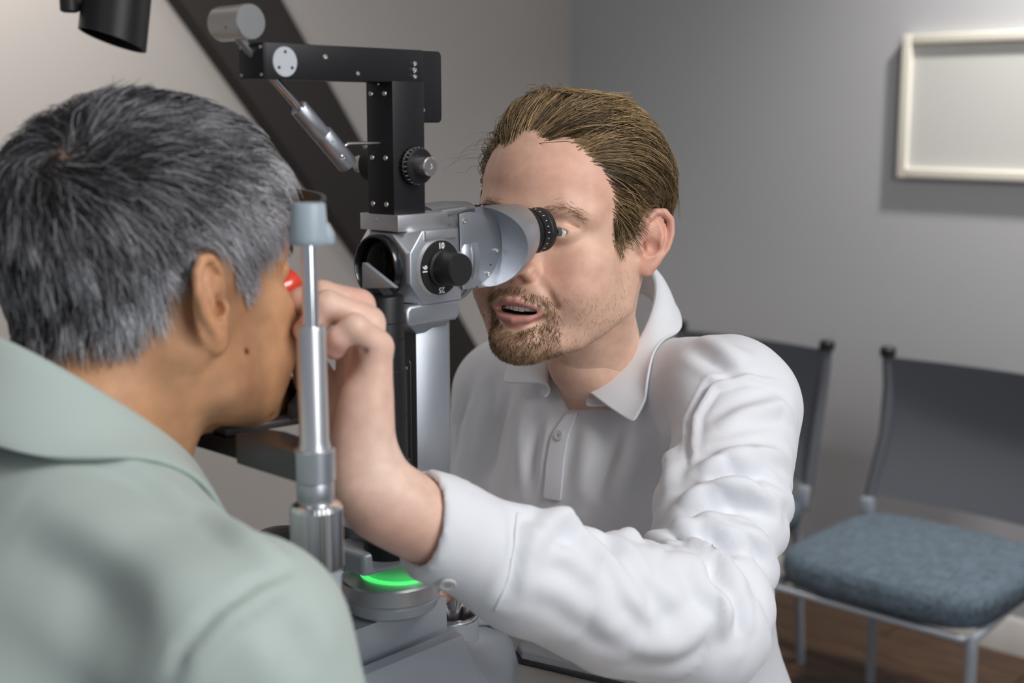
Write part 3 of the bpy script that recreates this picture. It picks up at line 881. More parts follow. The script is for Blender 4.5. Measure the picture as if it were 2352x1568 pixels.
# ================================================================== TABLE
TB = thing('instrument_table', 'grey instrument table under the slit lamp', 'table', INS, ROTZ)
prism('table_top', TB, mat('cream_table_laminate', (0.55, 0.54, 0.50), 0.4), rrect(0.52, 0.50, 0.03), V(-0.012, 0.0, 0.810), EA, EC, EZ, 0.035, 0.004, 2)
lathe('table_column', TB, M['castgrey'], V(0.02, 0, 0.045), EZ, [(0.05, 0), (0.05, 0.40), (0.038, 0.41), (0.038, 0.766)], 40)
prism('table_foot', TB, M['castgrey'], rrect(0.36, 0.34, 0.06), V(0.02, 0, 0.0), EA, EC, EZ, 0.046, 0.012, 3)
TR = thing('desk_tray', 'flat grey tray lying on the table under the examiner\'s forearm', 'tray', INS, ROTZ)
tr_u = (EA * 0.972 - EC * 0.235).normalized(); tr_v = (EC * 0.972 + EA * 0.235).normalized()
prism('tray_top', TR, mat('grey_tray', (0.42, 0.44, 0.46), 0.35), [(0.0, 0.012), (0.012, 0), (0.085, 0), (0.065, 0.20), (0.0, 0.20)], V(0.174, -0.030, 0.8455), tr_u, tr_v, EZ, 0.012, 0.003, 3)
prism('tray_edge', TR, M['darkmetal'], [(-.002, 0.010), (0.012, -.002), (0.087, -.002), (0.067, 0.202), (-.002, 0.202)], V(0.174, -0.030, 0.8455), tr_u, tr_v, EZ, 0.005, 0.001, 1)
# ================================================================== SCULPTING TOOLS (signed distance fields -> meshes)
F32 = np.float32
def _seg(p0, p1):
    return np.asarray(p0, F32), np.asarray(p1, F32)

class Sculpt:
    def __init__(self, lo, hi, h):
        self.lo = np.asarray(lo, F32); self.h = F32(h)
        self.n = (np.ceil((np.asarray(hi) - np.asarray(lo)) / h)).astype(int) + 1
        self.ax = [self.lo[i] + self.h * np.arange(self.n[i], dtype=F32) for i in range(3)]
        self.D = np.full(self.n, 1.0, F32)
    def block(self, lo, hi):
        sl = []
        for i in range(3):
            a = int(max(0, math.floor((lo[i] - self.lo[i]) / self.h)))
            b = int(min(self.n[i], math.ceil((hi[i] - self.lo[i]) / self.h) + 1))
            if b <= a: return None
            sl.append(slice(a, b))
        X = self.ax[0][sl[0]][:, None, None]; Y = self.ax[1][sl[1]][None, :, None]; Z = self.ax[2][sl[2]][None, None, :]
        return tuple(sl), X, Y, Z
    def comb(self, sl, d, k, op):
        A = self.D[sl]
        if op == '+':
            if k > 0:
                h = np.maximum(k - np.abs(A - d), 0) / k
                self.D[sl] = np.minimum(A, d) - h * h * k * 0.25
            else: self.D[sl] = np.minimum(A, d)
        else:
            d = -d
            if k > 0:
                h = np.maximum(k - np.abs(A - d), 0) / k
                self.D[sl] = np.maximum(A, d) + h * h * k * 0.25
            else: self.D[sl] = np.maximum(A, d)
    def ell(self, c, r, k=0.01, op='+', R=None, m=0.012):
        c = np.asarray(c, F32); r = np.asarray(r, F32)
        e = r if R is None else np.full(3, r.max())
        b = self.block(c - e - m - k, c + e + m + k)
        if b is None: return
        sl, X, Y, Z = b
        x, y, z = X - c[0], Y - c[1], Z - c[2]
        if R is not None:
            R = np.asarray(R, F32)          # columns = local axes
            x, y, z = (x * R[0, i] + y * R[1, i] + z * R[2, i] for i in range(3))
        u, v, w = x / r[0], y / r[1], z / r[2]
        k0 = np.sqrt(u * u + v * v + w * w) + 1e-9
        u2, v2, w2 = u / r[0], v / r[1], w / r[2]
        k1 = np.sqrt(u2 * u2 + v2 * v2 + w2 * w2) + 1e-9
        d = k0 * (k0 - 1) / k1
        self.comb(sl, d.astype(F32), k, op)
    def _cone(self, X, Y, Z, p0, p1, r0, r1):
        p0, p1 = _seg(p0, p1); v = p1 - p0; L2 = float(v @ v) + 1e-12
        t = ((X - p0[0]) * v[0] + (Y - p0[1]) * v[1] + (Z - p0[2]) * v[2]) / L2
        t = np.clip(t, 0, 1)
        dx = X - p0[0] - t * v[0]; dy = Y - p0[1] - t * v[1]; dz = Z - p0[2] - t * v[2]
        return np.sqrt(dx * dx + dy * dy + dz * dz) - (r0 + (r1 - r0) * t)
    def chain(self, pts, rad, k=0.006, op='+', m=0.010, kk=None):
        pts = [np.asarray(p, F32) for p in pts]
        if not isinstance(rad, (list, tuple)): rad = [rad] * len(pts)
        rm = max(rad); A = np.array(pts)
        b = self.block(A.min(0) - rm - m - k, A.max(0) + rm + m + k)
        if b is None: return
        sl, X, Y, Z = b
        d = None
        for i in range(len(pts) - 1):
            e = self._cone(X, Y, Z, pts[i], pts[i + 1], rad[i], rad[i + 1])
            if d is None: d = e
            elif kk:
                h = np.maximum(kk - np.abs(d - e), 0) / kk
                d = np.minimum(d, e) - h * h * kk * 0.25
            else: d = np.minimum(d, e)
        self.comb(sl, d.astype(F32), k, op)
    def flatchain(self, pts, rad, nrm, flat, k=0.006, op='+', m=0.012, kk=None):
        """chain squeezed along nrm by factor flat (<1 = flatter)"""
        n = np.asarray(nrm, F32); n = n / np.linalg.norm(n)
        pts = [np.asarray(p, F32) for p in pts]
        if not isinstance(rad, (list, tuple)): rad = [rad] * len(pts)
        rm = max(rad); A = np.array(pts)
        b = self.block(A.min(0) - rm - m - k, A.max(0) + rm + m + k)
        if b is None: return
        sl, X, Y, Z = b
        d = None
        for i in range(len(pts) - 1):
            p0, p1 = pts[i], pts[i + 1]; v = p1 - p0; L2 = float(v @ v) + 1e-12
            t = np.clip(((X - p0[0]) * v[0] + (Y - p0[1]) * v[1] + (Z - p0[2]) * v[2]) / L2, 0, 1)
            dx = X - p0[0] - t * v[0]; dy = Y - p0[1] - t * v[1]; dz = Z - p0[2] - t * v[2]
            dn = dx * n[0] + dy * n[1] + dz * n[2]
            e = np.sqrt(np.maximum(dx * dx + dy * dy + dz * dz - dn * dn + (dn / flat) ** 2, 0)) - (rad[i] + (rad[i + 1] - rad[i]) * t)
            e = e * (0.5 + 0.5 * flat)
            if d is None: d = e
            elif kk:
                h = np.maximum(kk - np.abs(d - e), 0) / kk
                d = np.minimum(d, e) - h * h * kk * 0.25
            else: d = np.minimum(d, e)
        self.comb(sl, d.astype(F32), k, op)
    def half(self, p, n, k=0.0, lo=None, hi=None):
        """cut away everything on the +n side of the plane through p (inside box lo..hi)"""
        p = np.asarray(p, F32); n = np.asarray(n, F32); n = n / np.linalg.norm(n)
        b = self.block(self.lo if lo is None else lo, self.lo + self.h * self.n if hi is None else hi)
        sl, X, Y, Z = b
        d = -((X - p[0]) * n[0] + (Y - p[1]) * n[1] + (Z - p[2]) * n[2])
        self.comb(sl, (d + 0 * self.D[sl]).astype(F32), k, '-')
    def mesh(self, relax=2):
        D = self.D; n = self.n
        ins = D < 0
        c = np.zeros(np.array(n) - 1, np.int8)
        for i in (0, 1):
            for j in (0, 1):
                for k in (0, 1):
                    c += ins[i:n[0] - 1 + i, j:n[1] - 1 + j, k:n[2] - 1 + k]
        act = (c > 0) & (c < 8)
        idx = np.full(act.shape, -1, np.int64)
        cells = np.argwhere(act)
        idx[act] = np.arange(len(cells))
        acc = np.zeros((len(cells), 3)); cnt = np.zeros(len(cells))
        cor = [(0, 0, 0), (1, 0, 0), (0, 1, 0), (1, 1, 0), (0, 0, 1), (1, 0, 1), (0, 1, 1), (1, 1, 1)]
        val = [D[cells[:, 0] + a, cells[:, 1] + b, cells[:, 2] + e] for a, b, e in cor]
        for a, b in ((0, 1), (2, 3), (4, 5), (6, 7), (0, 2), (1, 3), (4, 6), (5, 7), (0, 4), (1, 5), (2, 6), (3, 7)):
            va, vb = val[a], val[b]
            m_ = (va < 0) != (vb < 0)
            t = np.where(m_, va / np.where(m_, va - vb, 1), 0)
            pa, pb = np.array(cor[a], float), np.array(cor[b], float)
            acc += np.where(m_[:, None], pa + t[:, None] * (pb - pa), 0); cnt += m_
        V_ = (cells + acc / cnt[:, None]) * float(self.h) + self.lo
        faces = []
        for ax in range(3):
            sl0 = [slice(None)] * 3; sl1 = [slice(None)] * 3
            sl0[ax] = slice(0, n[ax] - 1); sl1[ax] = slice(1, n[ax])
            a, b = ins[tuple(sl0)], ins[tuple(sl1)]
            e = np.argwhere(a != b)
            o1, o2 = [(1, 2), (2, 0), (0, 1)][ax]
            ok = (e[:, o1] > 0) & (e[:, o2] > 0) & (e[:, o1] < n[o1] - 1) & (e[:, o2] < n[o2] - 1)
            e = e[ok]
            flip = a[tuple(e.T)]
            q = []
            for d1, d2 in ((-1, -1), (0, -1), (0, 0), (-1, 0)):
                f = e.copy(); f[:, o1] += d1; f[:, o2] += d2
                q.append(idx[tuple(f.T)])
            q = np.stack(q, 1)
            q[~flip] = q[~flip][:, ::-1]
            faces.append(q)
        Fc = np.concatenate(faces)
        Fc = Fc[(Fc >= 0).all(1)]
        for _ in range(relax):
            V_ = lap(V_, Fc, 0.45)
        return V_, Fc
    def sample(self, Pt):
        g = (np.asarray(Pt) - self.lo) / float(self.h)
        g = np.clip(g, 0, np.array(self.n) - 1.001)
        i = g.astype(int); f = g - i
        D = self.D; o = 0
        for a in (0, 1):
            wa = f[:, 0] if a else 1 - f[:, 0]
            for b in (0, 1):
                wb = f[:, 1] if b else 1 - f[:, 1]
                for c in (0, 1):
                    wc = f[:, 2] if c else 1 - f[:, 2]
                    o = o + wa * wb * wc * D[i[:, 0] + a, i[:, 1] + b, i[:, 2] + c]
        return o
    def grad(self, Pt, e=0.0022):
        Pt = np.asarray(Pt); G = np.zeros_like(Pt)
        for i in range(3):
            d = np.zeros(3); d[i] = e
            G[:, i] = self.sample(Pt + d) - self.sample(Pt - d)
        return G / (np.linalg.norm(G, axis=1)[:, None] + 1e-12)

def lap(V_, Fc, w):
    S = np.zeros_like(V_); N = np.zeros(len(V_))
    for a, b in ((0, 1), (1, 2), (2, 3), (3, 0)):
        for s, t in ((a, b), (b, a)):
            for i in range(3):
                S[:, i] += np.bincount(Fc[:, s], V_[Fc[:, t], i], len(V_))
            N += np.bincount(Fc[:, s], minlength=len(V_))
    return V_ + w * (S / np.maximum(N, 1)[:, None] - V_)

def vnormals(V_, Fc):
    n = np.cross(V_[Fc[:, 2]] - V_[Fc[:, 0]], V_[Fc[:, 3]] - V_[Fc[:, 1]])
    N = np.zeros_like(V_)
    for k in range(4):
        for i in range(3): N[:, i] += np.bincount(Fc[:, k], n[:, i], len(V_))
    return N / (np.linalg.norm(N, axis=1)[:, None] + 1e-12)

def np_object(name, V_, Fc, m, parent=None, col=None, label=None, smooth=True):
    me = bpy.data.meshes.new(name)
    me.vertices.add(len(V_)); me.vertices.foreach_set('co', np.asarray(V_, F32).ravel())
    k = Fc.shape[1]
    me.loops.add(len(Fc) * k); me.loops.foreach_set('vertex_index', Fc.ravel().astype(np.int32))
    me.polygons.add(len(Fc)); me.polygons.foreach_set('loop_start', (np.arange(len(Fc)) * k).astype(np.int32))
    me.update(calc_edges=True); me.validate()
    if smooth: me.polygons.foreach_set('use_smooth', np.ones(len(me.polygons), bool))
    if col is not None:
        at = me.color_attributes.new('tint', 'FLOAT_COLOR', 'POINT')
        c4 = np.ones((len(V_), 4), F32); c4[:, :3] = col
        at.data.foreach_set('color', c4.ravel())
    me.materials.append(m)
    o = bpy.data.objects.new(name, me)
    if label: o['label'] = label
    return link(o, parent)

def wnoise(Pt, scale, seed=0, octaves=3):
    """cheap smooth noise from summed sines, roughly -1..1"""
    r = np.random.RandomState(seed); o = 0; amp = 1.0; tot = 0
    for _ in range(octaves):
        for _ in range(4):
            d = r.normal(size=3); d /= np.linalg.norm(d)
            o = o + amp * np.sin((Pt @ d) * scale * (0.7 + 0.6 * r.rand()) + r.rand() * 6.28)
            tot += amp * 0.6
        scale *= 2.1; amp *= 0.5
    return o / tot

def sstep(a, b, x):
    t = np.clip((x - a) / (b - a), 0, 1); return t * t * (3 - 2 * t)

def rot_from(yaw_dir, pitch=0.0, roll=0.0):
    """columns: person's left? x = right-hand axis, y = forward, z = up; forward = yaw_dir tilted up by pitch"""
    f = np.asarray(yaw_dir, float); f = f / np.linalg.norm(f)
    z = np.array([0, 0, 1.0])
    x = np.cross(f, z)                 # person's right
    y = math.cos(pitch) * f + math.sin(pitch) * z
    u = np.cross(x, y)
    xr = math.cos(roll) * x + math.sin(roll) * u
    ur = -math.sin(roll) * x + math.cos(roll) * u
    return np.stack([xr, y, ur], 1)

def skin_mat(name, sss=0.12, rough=0.48, bump=0.25):
    m, nt, b = new_mat(name)
    at = nt.nodes.new('ShaderNodeAttribute'); at.attribute_name = 'tint'
    tc = nt.nodes.new('ShaderNodeTexCoord')
    n1 = nt.nodes.new('ShaderNodeTexNoise'); n1.inputs['Scale'].default_value = 95; n1.inputs['Detail'].default_value = 5
    nt.links.new(tc.outputs['Object'], n1.inputs['Vector'])
    mr = nt.nodes.new('ShaderNodeMapRange'); mr.inputs[1].default_value = .3; mr.inputs[2].default_value = .7
    mr.inputs[3].default_value = 0.90; mr.inputs[4].default_value = 1.07
    nt.links.new(n1.outputs['Fac'], mr.inputs[0])
    mx = nt.nodes.new('ShaderNodeMix'); mx.data_type = 'RGBA'; mx.blend_type = 'MULTIPLY'; mx.inputs['Factor'].default_value = 1
    nt.links.new(at.outputs['Color'], mx.inputs['A']); nt.links.new(mr.outputs[0], mx.inputs['B'])
    nt.links.new(mx.outputs['Result'], b.inputs['Base Color'])
    b.inputs['Roughness'].default_value = rough
    b.inputs['Subsurface Weight'].default_value = sss
    b.inputs['Subsurface Radius'].default_value = (0.011, 0.004, 0.002)
    b.inputs['Subsurface Scale'].default_value = 0.6
    n2 = nt.nodes.new('ShaderNodeTexNoise'); n2.inputs['Scale'].default_value = 900; n2.inputs['Detail'].default_value = 3
    nt.links.new(tc.outputs['Object'], n2.inputs['Vector'])
    bp = nt.nodes.new('ShaderNodeBump'); bp.inputs['Strength'].default_value = bump; bp.inputs['Distance'].default_value = 0.0008
    nt.links.new(n2.outputs['Fac'], bp.inputs['Height']); nt.links.new(bp.outputs[0], b.inputs['Normal'])
    return m

def hair_mat(name, rough=0.42):
    m, nt, b = new_mat(name)
    at = nt.nodes.new('ShaderNodeAttribute'); at.attribute_name = 'tint'
    nt.links.new(at.outputs['Color'], b.inputs['Base Color'])
    b.inputs['Roughness'].default_value = rough
    b.inputs['Specular IOR Level'].default_value = 0.45
    return m

def strands_mesh(name, paths, rad, col, m, parent, tip=0.25):
    """paths (N,K,3); rad (N,) root radius; col (N,3) -> triangular tubes in ONE mesh"""
    N, K, _ = paths.shape
    T = np.gradient(paths, axis=1); T /= np.linalg.norm(T, axis=2)[..., None] + 1e-12
    ref = np.random.RandomState(5).normal(size=(N, 1, 3))
    U_ = np.cross(T, ref); U_ /= np.linalg.norm(U_, axis=2)[..., None] + 1e-12
    W_ = np.cross(T, U_)
    tp = (1 - (1 - tip) * np.linspace(0, 1, K) ** 2)[None, :, None]
    vs = []
    for j in range(3):
        a = 2 * math.pi * j / 3
        vs.append(paths + (U_ * math.cos(a) + W_ * math.sin(a)) * (rad[:, None, None] * tp))
    vv = np.stack(vs, 2).reshape(-1, 3)                 # N,K,3 ring
    base = (np.arange(N) * K * 3)[:, None, None] + (np.arange(K - 1) * 3)[None, :, None]
    f = []
    for j in range(3):
        jn = (j + 1) % 3
        f.append(np.stack([base[..., 0] + j, base[..., 0] + jn, base[..., 0] + 3 + jn, base[..., 0] + 3 + j], -1))
    Fc = np.stack(f, 2).reshape(-1, 4)
    c = np.repeat(col, K * 3, axis=0)
    o = np_object(name, vv, Fc, m, parent, c)
    o['kind'] = 'stuff'
    return o
# ================================================================== HEADS
def sculpt_head(S, open_mouth=0.0, ears=True, eyes=True, jaw=1.0, ear_flare=25):
    """head-local metres: x = person's right, y = forward, z = up, origin mid-head at eye level"""
    S.ell((0, -.012, .030), (.0770, .0965, .0860), 0, m=.05)
    S.ell((0, .030, .040), (.0640, .0590, .0580), .03, m=.03)
    S.ell((0, .028, -.035), (.0610, .0570, .0700), .03, m=.02)
    for s in (-1, 1):
        S.ell((s * .050, .050, -.026), (.0200, .0230, .0150), .02)
        S.ell((s * .036, .058, -.052), (.0260, .0260, .0280), .02)
        S.chain([(s * .063, -.006, -.030), (s * .059 * jaw, .002, -.068), (s * .038, .050, -.097), (s * .012, .081, -.106)], [.014, .0165, .0150, .0140], .02)
    S.ell((0, .03, -.080), (.045, .050, .028), .02)
    S.ell((0, .070, -.060), (.0340, .0300, .0270), .015)
    S.ell((0, .0850, -.1035), (.0230, .0175, .0165), .014)
    S.chain([(-.052, .064, .016), (-.035, .0785, .0205), (-.012, .0865, .0155), (.012, .0865, .0155), (.035, .0785, .0205), (.052, .064, .016)], [.008, .009, .008, .008, .009, .008], .014)
    for s in (-1, 1):
        S.ell((s * .032, .093, -.001), (.0200, .0120, .0115), .012, '-')
        S.ell((s * .032, .0740, .000), (.0165, .0138, .0128), .005)
        if eyes:
            S.ell((s * .0325, .0890, -.0008), (.0125, .0100, .0036), .001, '-')
            S.chain([(s * .047, .0745, .004), (s * .040, .0855, .0085), (s * .028, .0885, .0080), (s * .020, .0855, .004)], .0016, .003, '-')
    # nose
    S.ell((0, .090, -.026), (.0150, .0170, .0220), .010)
    S.chain([(0, .0860, .008), (0, .0970, -.012), (0, .1090, -.029), (0, .1125, -.0345)], [.0070, .0078, .0092, .0105], .008)
    for s in (-1, 1):
        S.ell((s * .0135, .0975, -.0385), (.0082, .0112, .0082), .005)
        S.chain([(s * .0205, .0975, -.033), (s * .0210, .092, -.043)], .0012, .003, '-')
        S.ell((s * .0072, .1045, -.0462), (.0042, .0078, .0050), .002, '-')
        S.chain([(s * .0200, .0985, -.040), (s * .0290, .0900, -.055), (s * .0345, .0810, -.068)], .0018, .007, '-')
    S.chain([(0, .1055, -.050), (0, .1035, -.062)], .0022, .005, '-')
    S.ell((0, .1035, -.0945), (.0180, .0065, .0045), .007, '-')
    o = open_mouth
    up = [(-.0255, .0880, -.0720), (-.014, .0975, -.0672), (-.004, .1020, -.0648), (0, .1012, -.0656), (.004, .1020, -.0648), (.014, .0975, -.0672), (.0255, .0880, -.0720)]
    lw = [(-.0255, .0880, -.0735), (-.014, .0955, -.0790 - .004 * o), (0, .0985, -.0805 - .005 * o), (.014, .0955, -.0790 - .004 * o), (.0255, .0880, -.0735)]
    S.chain(up, [.0024, .0030, .0032, .0030, .0032, .0030, .0024], .004)
    S.chain(lw, [.0024, .0036, .0040, .0036, .0024], .004)
    if o > 0:
        S.ell((0, .0960, -.0742 - .0010 * o), (.0215, .0200, .0016 + .0044 * o), .0016, '-')
    else:
        S.chain([(-.025, .0925, -.0728), (0, .1060, -.0728), (.025, .0925, -.0728)], .0012, .002, '-')
    if ears:
        for s in (-1, 1):
            sculpt_ear(S, s, ear_flare)

def ear_map(s, flare=25):
    f = math.radians(flare); t = math.radians(10)
    O_ = np.array([s * .0745, -.008, -.012])
    ub = np.array([s * math.sin(f), -math.cos(f), 0])
    vb = np.array([0, -math.sin(t), math.cos(t)])
    wb = np.array([s * math.cos(f), math.sin(f), 0])
    return lambda u, v, w: O_ + ub * u + vb * v + wb * w, np.stack([ub, vb, wb], 1)

def sculpt_ear(S, s, flare=25):
    E, R = ear_map(s, flare)
    S.ell(E(.011, .006, .0025), (.0170, .0285, .0052), .004, R=R)
    S.ell(E(-.004, .004, -.003), (.010, .020, .006), .008, R=R)
    hx = [(.001, .004, .0045), (-.002, .013, .006), (.000, .025, .0075), (.007, .0335, .0080), (.017, .0345, .0080), (.0255, .0270, .0080), (.0285, .0140, .0078), (.0265, .0000, .0072), (.0200, -.0110, .0062), (.0150, -.0180, .0050)]
    S.chain([E(*p) for p in hx], [.0026, .0032, .0036, .0038, .0038, .0037, .0036, .0034, .0034, .0036], .0025)
    ah = [(.0100, .0260, .0055), (.0155, .0200, .0070), (.0185, .0100, .0082), (.0175, .0000, .0080), (.0120, -.0085, .0068), (.0060, -.0110, .0058)]
    S.chain([E(*p) for p in ah], [.0026, .0030, .0034, .0034, .0034, .0030], .003)
    S.ell(E(.0085, -.0190, .0035), (.0092, .0100, .0044), .005, R=R)
    S.ell(E(.0085, .0015, .0105), (.0085, .0085, .0085), .003, '-', R=R)
    S.chain([E(.0030, .022, .0080), E(.0120, .0290, .0095), E(.0215, .0230, .0100), E(.0240, .0110, .0105), E(.0215, -.0030, .0098)], [.0012, .0016, .0017, .0017, .0012], .003, '-')
    S.ell(E(-.0015, -.0030, .0050), (.0045, .0060, .0042), .003, R=R)
    S.ell(E(.0030, -.0010, .0020), (.0042, .0048, .0060), .002, '-', R=R)

def make_eye(parent, pos, fwd, r=.0121, iris=(0.10, 0.16, 0.20)):
    f = Vector(fwd).normalized()
    o = lathe('eye', parent, EYE_W, Vector(pos), f, [(r * math.sin(a), -r * math.cos(a)) for a in [math.radians(x) for x in (8, 30, 60, 90, 120, 150, 172)]], 32, ang=90)
    c = lathe('iris', o, IRIS, Vector(pos), f, [(.0058, r * .872), (.0057, r * .885), (.0030, r * .98), (.0028, r * .985)], 28)
    lathe('pupil', o, M['pitchblack'], Vector(pos), f, [(.0024, r * .98), (.0023, r * 1.0)], 20)
    return o
EYE_W = mat('eye_white', (0.72, 0.68, 0.64), 0.12, coat=0.6)
IRIS = mat('grey_iris', (0.13, 0.125, 0.11), 0.2)

# ================================================================== EXAMINER (person in white shirt)
DOC = thing('person', 'man with goatee in white shirt looking into the microscope', 'person', (0.28, 1.45, 0.0))
DLOC = np.array(DOC.location)
d_eye = on_c(1280, 531, .0325)
d_eye_w = ins_w(*d_eye)
DR = rot_from((-math.sin(TH - math.radians(14)), -math.cos(TH - math.radians(14)), 0), math.radians(4), math.radians(1.5))
D_SC = 0.935
D_O = d_eye_w - DR @ (np.array([-.0325, .084, 0]) * D_SC)
def d_w(p): return D_O + (np.asarray(p) * D_SC) @ DR.T
def d_l(w): return ((np.asarray(w) - D_O) @ DR) / D_SC

S = Sculpt((-.105, -.125, -.235), (.105, .125, .125), .0016)
sculpt_head(S, 0.50, ear_flare=38)
# neck towards the shirt
neck_w = P(1378, 935, 1.29)
nk = d_l(neck_w + np.array([0, 0, .004]) + AX * .018)
nk0 = np.array([0, -.030, -.055])
S.chain([nk0, nk0 + (nk - nk0) * .55, nk], [.050, .0475, .0460], .03, m=.02)
for s in (-1, 1):
    S.chain([(s * .058, -.022, -.045), nk + np.array([s * .014, .036, .010])], [.013, .010], .016)
S.ell(nk0 + (nk - nk0) * .62 + np.array([0, .041, -.004]), (.013, .011, .016), .015)
for s in (-1, 1):
    S.ell((s * .047, .036, -.058), (.022, .030, .030), .022)
HS = S
hv, hf = S.mesh(2)

def doc_colors(v):
    base = np.array([0.745, 0.465, 0.345])
    c = np.tile(base, (len(v), 1))
    x, y, z = v.T
    ax = np.abs(x)
    # ruddy cheeks, nose and ears
    red = np.array([0.66, 0.30, 0.22])
    w = 0.55 * np.exp(-((ax - .040) / .022) ** 2 - ((z + .040) / .022) ** 2) * (y > .03)
    w = np.maximum(w, 0.75 * np.exp(-(ax / .020) ** 2 - ((z + .036) / .018) ** 2) * sstep(.085, .098, y))
    w = np.maximum(w, 0.65 * sstep(.0745, .082, ax) * (z < .04))
    w = np.maximum(w, 0.35 * np.exp(-((z - .05) / .03) ** 2) * (y > .04))
    c += (red - c) * w[:, None]
    # lips
    lip = np.exp(-((z + .0735) / .0125) ** 4) * sstep(.0895, .0935, y + .25 * np.maximum(ax - .012, 0)) * (ax < .0275)
    lipshape = ((z > -.0672 - .25 * np.maximum(ax - .004, 0)) & (z < -.060)) 
    up_edge = -.0612 - .40 * np.maximum(ax - .004, 0) - .0010 * (ax < .003)
    lo_edge = -.0925 + .62 * np.maximum(ax - .006, 0)
    lipm = sstep(0, .0014, up_edge - z) * sstep(0, .0018, z - lo_edge) * (ax < .0275) * sstep(.080, .086, y)
    c += (np.array([0.56, 0.235, 0.205]) - c) * (0.8 * lipm)[:, None]
    inner = (np.abs(z + .0748) < .0046) & (ax < .024) & (y < .0905 - .9 * np.maximum(ax - .016, 0)) & (y > .06)
    c[inner] = (0.045, 0.012, 0.012)
    return c
d_col = doc_colors(hv)
# beard shadow under the hairs: moustache, goatee
def beard_density(v):
    x, y, z = v.T; ax = np.abs(x)
    up_edge = -.0600 - .40 * np.maximum(ax - .004, 0)
    lo_edge = -.0935 + .60 * np.maximum(ax - .006, 0)
    must = sstep(-.0495, -.0535, z + .10 * ax * 0) * sstep(-.002, .0006, z - up_edge) * sstep(.034, .029, ax)
    must *= sstep(-.0470 - .35 * ax, -.0520 - .35 * ax, z)
    side = np.exp(-((ax - .0310 - .03 * np.maximum(-.075 - z, 0)) / .0062) ** 2) * sstep(-.060, -.068, z)
    chin = sstep(-.0895 + .45 * np.maximum(ax - .006, 0), -.0945 + .45 * np.maximum(ax - .006, 0), z) * sstep(.037, .028, ax)
    soul = np.exp(-(ax / .008) ** 2) * sstep(-.0915, -.094, z)
    b = np.maximum.reduce([must, side, chin, soul]) * sstep(.045, .060, y)
    jawl = 0.26 * sstep(-.045, -.062, z) * sstep(.078, .070, ax) * sstep(-.004, .012, y) * sstep(-.128, -.112, z)
    jawl = np.maximum(jawl, 0.22 * sstep(-.028, -.036, z) * sstep(.052, .060, ax) * sstep(.004, .012, y) * sstep(.042, .030, y))
    b = np.maximum(b, jawl)
    inm = (z < up_edge) & (z > lo_edge) & (ax < .026)
    b[inm] = 0
    b *= sstep(-.145, -.120, z)
    return b
bd = beard_density(hv)
d_col += (np.array([0.30, 0.165, 0.085]) - d_col) * (0.34 * np.clip(bd, 0, 1))[:, None]
# scalp under the hair
def poly_sd(px, py, poly):
    """signed distance to polygon, positive inside"""
    d = np.full(len(px), 1e9); ins = np.zeros(len(px), bool); n = len(poly)
    for i in range(n):
        ax_, ay_ = poly[i]; bx_, by_ = poly[(i + 1) % n]
        ex, ey = bx_ - ax_, by_ - ay_
        wx, wy = px - ax_, py - ay_
        t = np.clip((wx * ex + wy * ey) / (ex * ex + ey * ey + 1e-12), 0, 1)
        d = np.minimum(d, np.hypot(wx - t * ex, wy - t * ey))
        c1 = ay_ <= py; c2 = by_ > py; cr = ex * wy - ey * wx
        ins ^= (c1 & c2 & (cr > 0)) | (~c1 & ~c2 & (cr < 0))
    return np.where(ins, d, -d)
D_HAIR = [(.0760, .20), (.0740, .0760), (.0690, .0670), (.0620, .0620), (.0550, .0530), (.0490, .0400), (.0445, .0230), (.0400, .0040), (.0370, -.0080), (.0330, -.0150), (.0220, -.0150), (.0130, -.0080), (.0080, .0080), (.0030, .0220), (-.0120, .0290), (-.0270, .0240), (-.0370, .0080), (-.0400, -.0100), (-.0400, -.0350), (-.0450, -.0560), (-.0700, -.0660), (-.20, -.0660), (-.20, .20)]
def d_hairline(v):
    """>0 inside the hair region (side view outline, receding temples)"""
    x, y, z = v.T; ax = np.abs(x)
    ye = y + .008 * np.exp(-((ax - .046) / .012) ** 2) * sstep(.050, .070, z) + .012 * sstep(.030, .0, ax) * sstep(.05, .07, z) * 0
    ye = ye + .004 * np.sin(x * 160) * sstep(.05, .07, z)
    sd = poly_sd(ye, z, D_HAIR)
    return sd
hl = d_hairline(hv)
d_col += (np.array([0.12, 0.075, 0.04]) - d_col) * (0.85 * sstep(.0, .016, hl))[:, None]
d_hv = d_w(hv)

# ---- hair strands: grown along the scalp
def grow(HS_, roots, flow, length, lift, K, seed, jitter=0.25, curl=0.0):
    """flow(p, n, t) -> wanted direction; lift(root arrays, t) -> distance from the skin; returns (N,K,3)"""
    r = np.random.RandomState(seed)
    N = len(roots); out = np.zeros((N, K, 3))
    p = roots.copy(); out[:, 0] = p
    jit = r.normal(size=(N, 3)) * jitter
    step = (length / (K - 1))[:, None]
    for k in range(1, K):
        n = HS_.grad(p)
        d = flow(p, n, k / (K - 1)) + jit
        if curl: d = d + curl * r.normal(size=(N, 3))
        d = d - n * (d * n).sum(1)[:, None] * 0.9
        d /= np.linalg.norm(d, axis=1)[:, None] + 1e-9
        p = p + d * step
        n = HS_.grad(p); s_ = HS_.sample(p)
        tgt = lift(k / (K - 1))
        p = p + n * (tgt - s_)[:, None] * 0.8
        out[:, k] = p
    return out

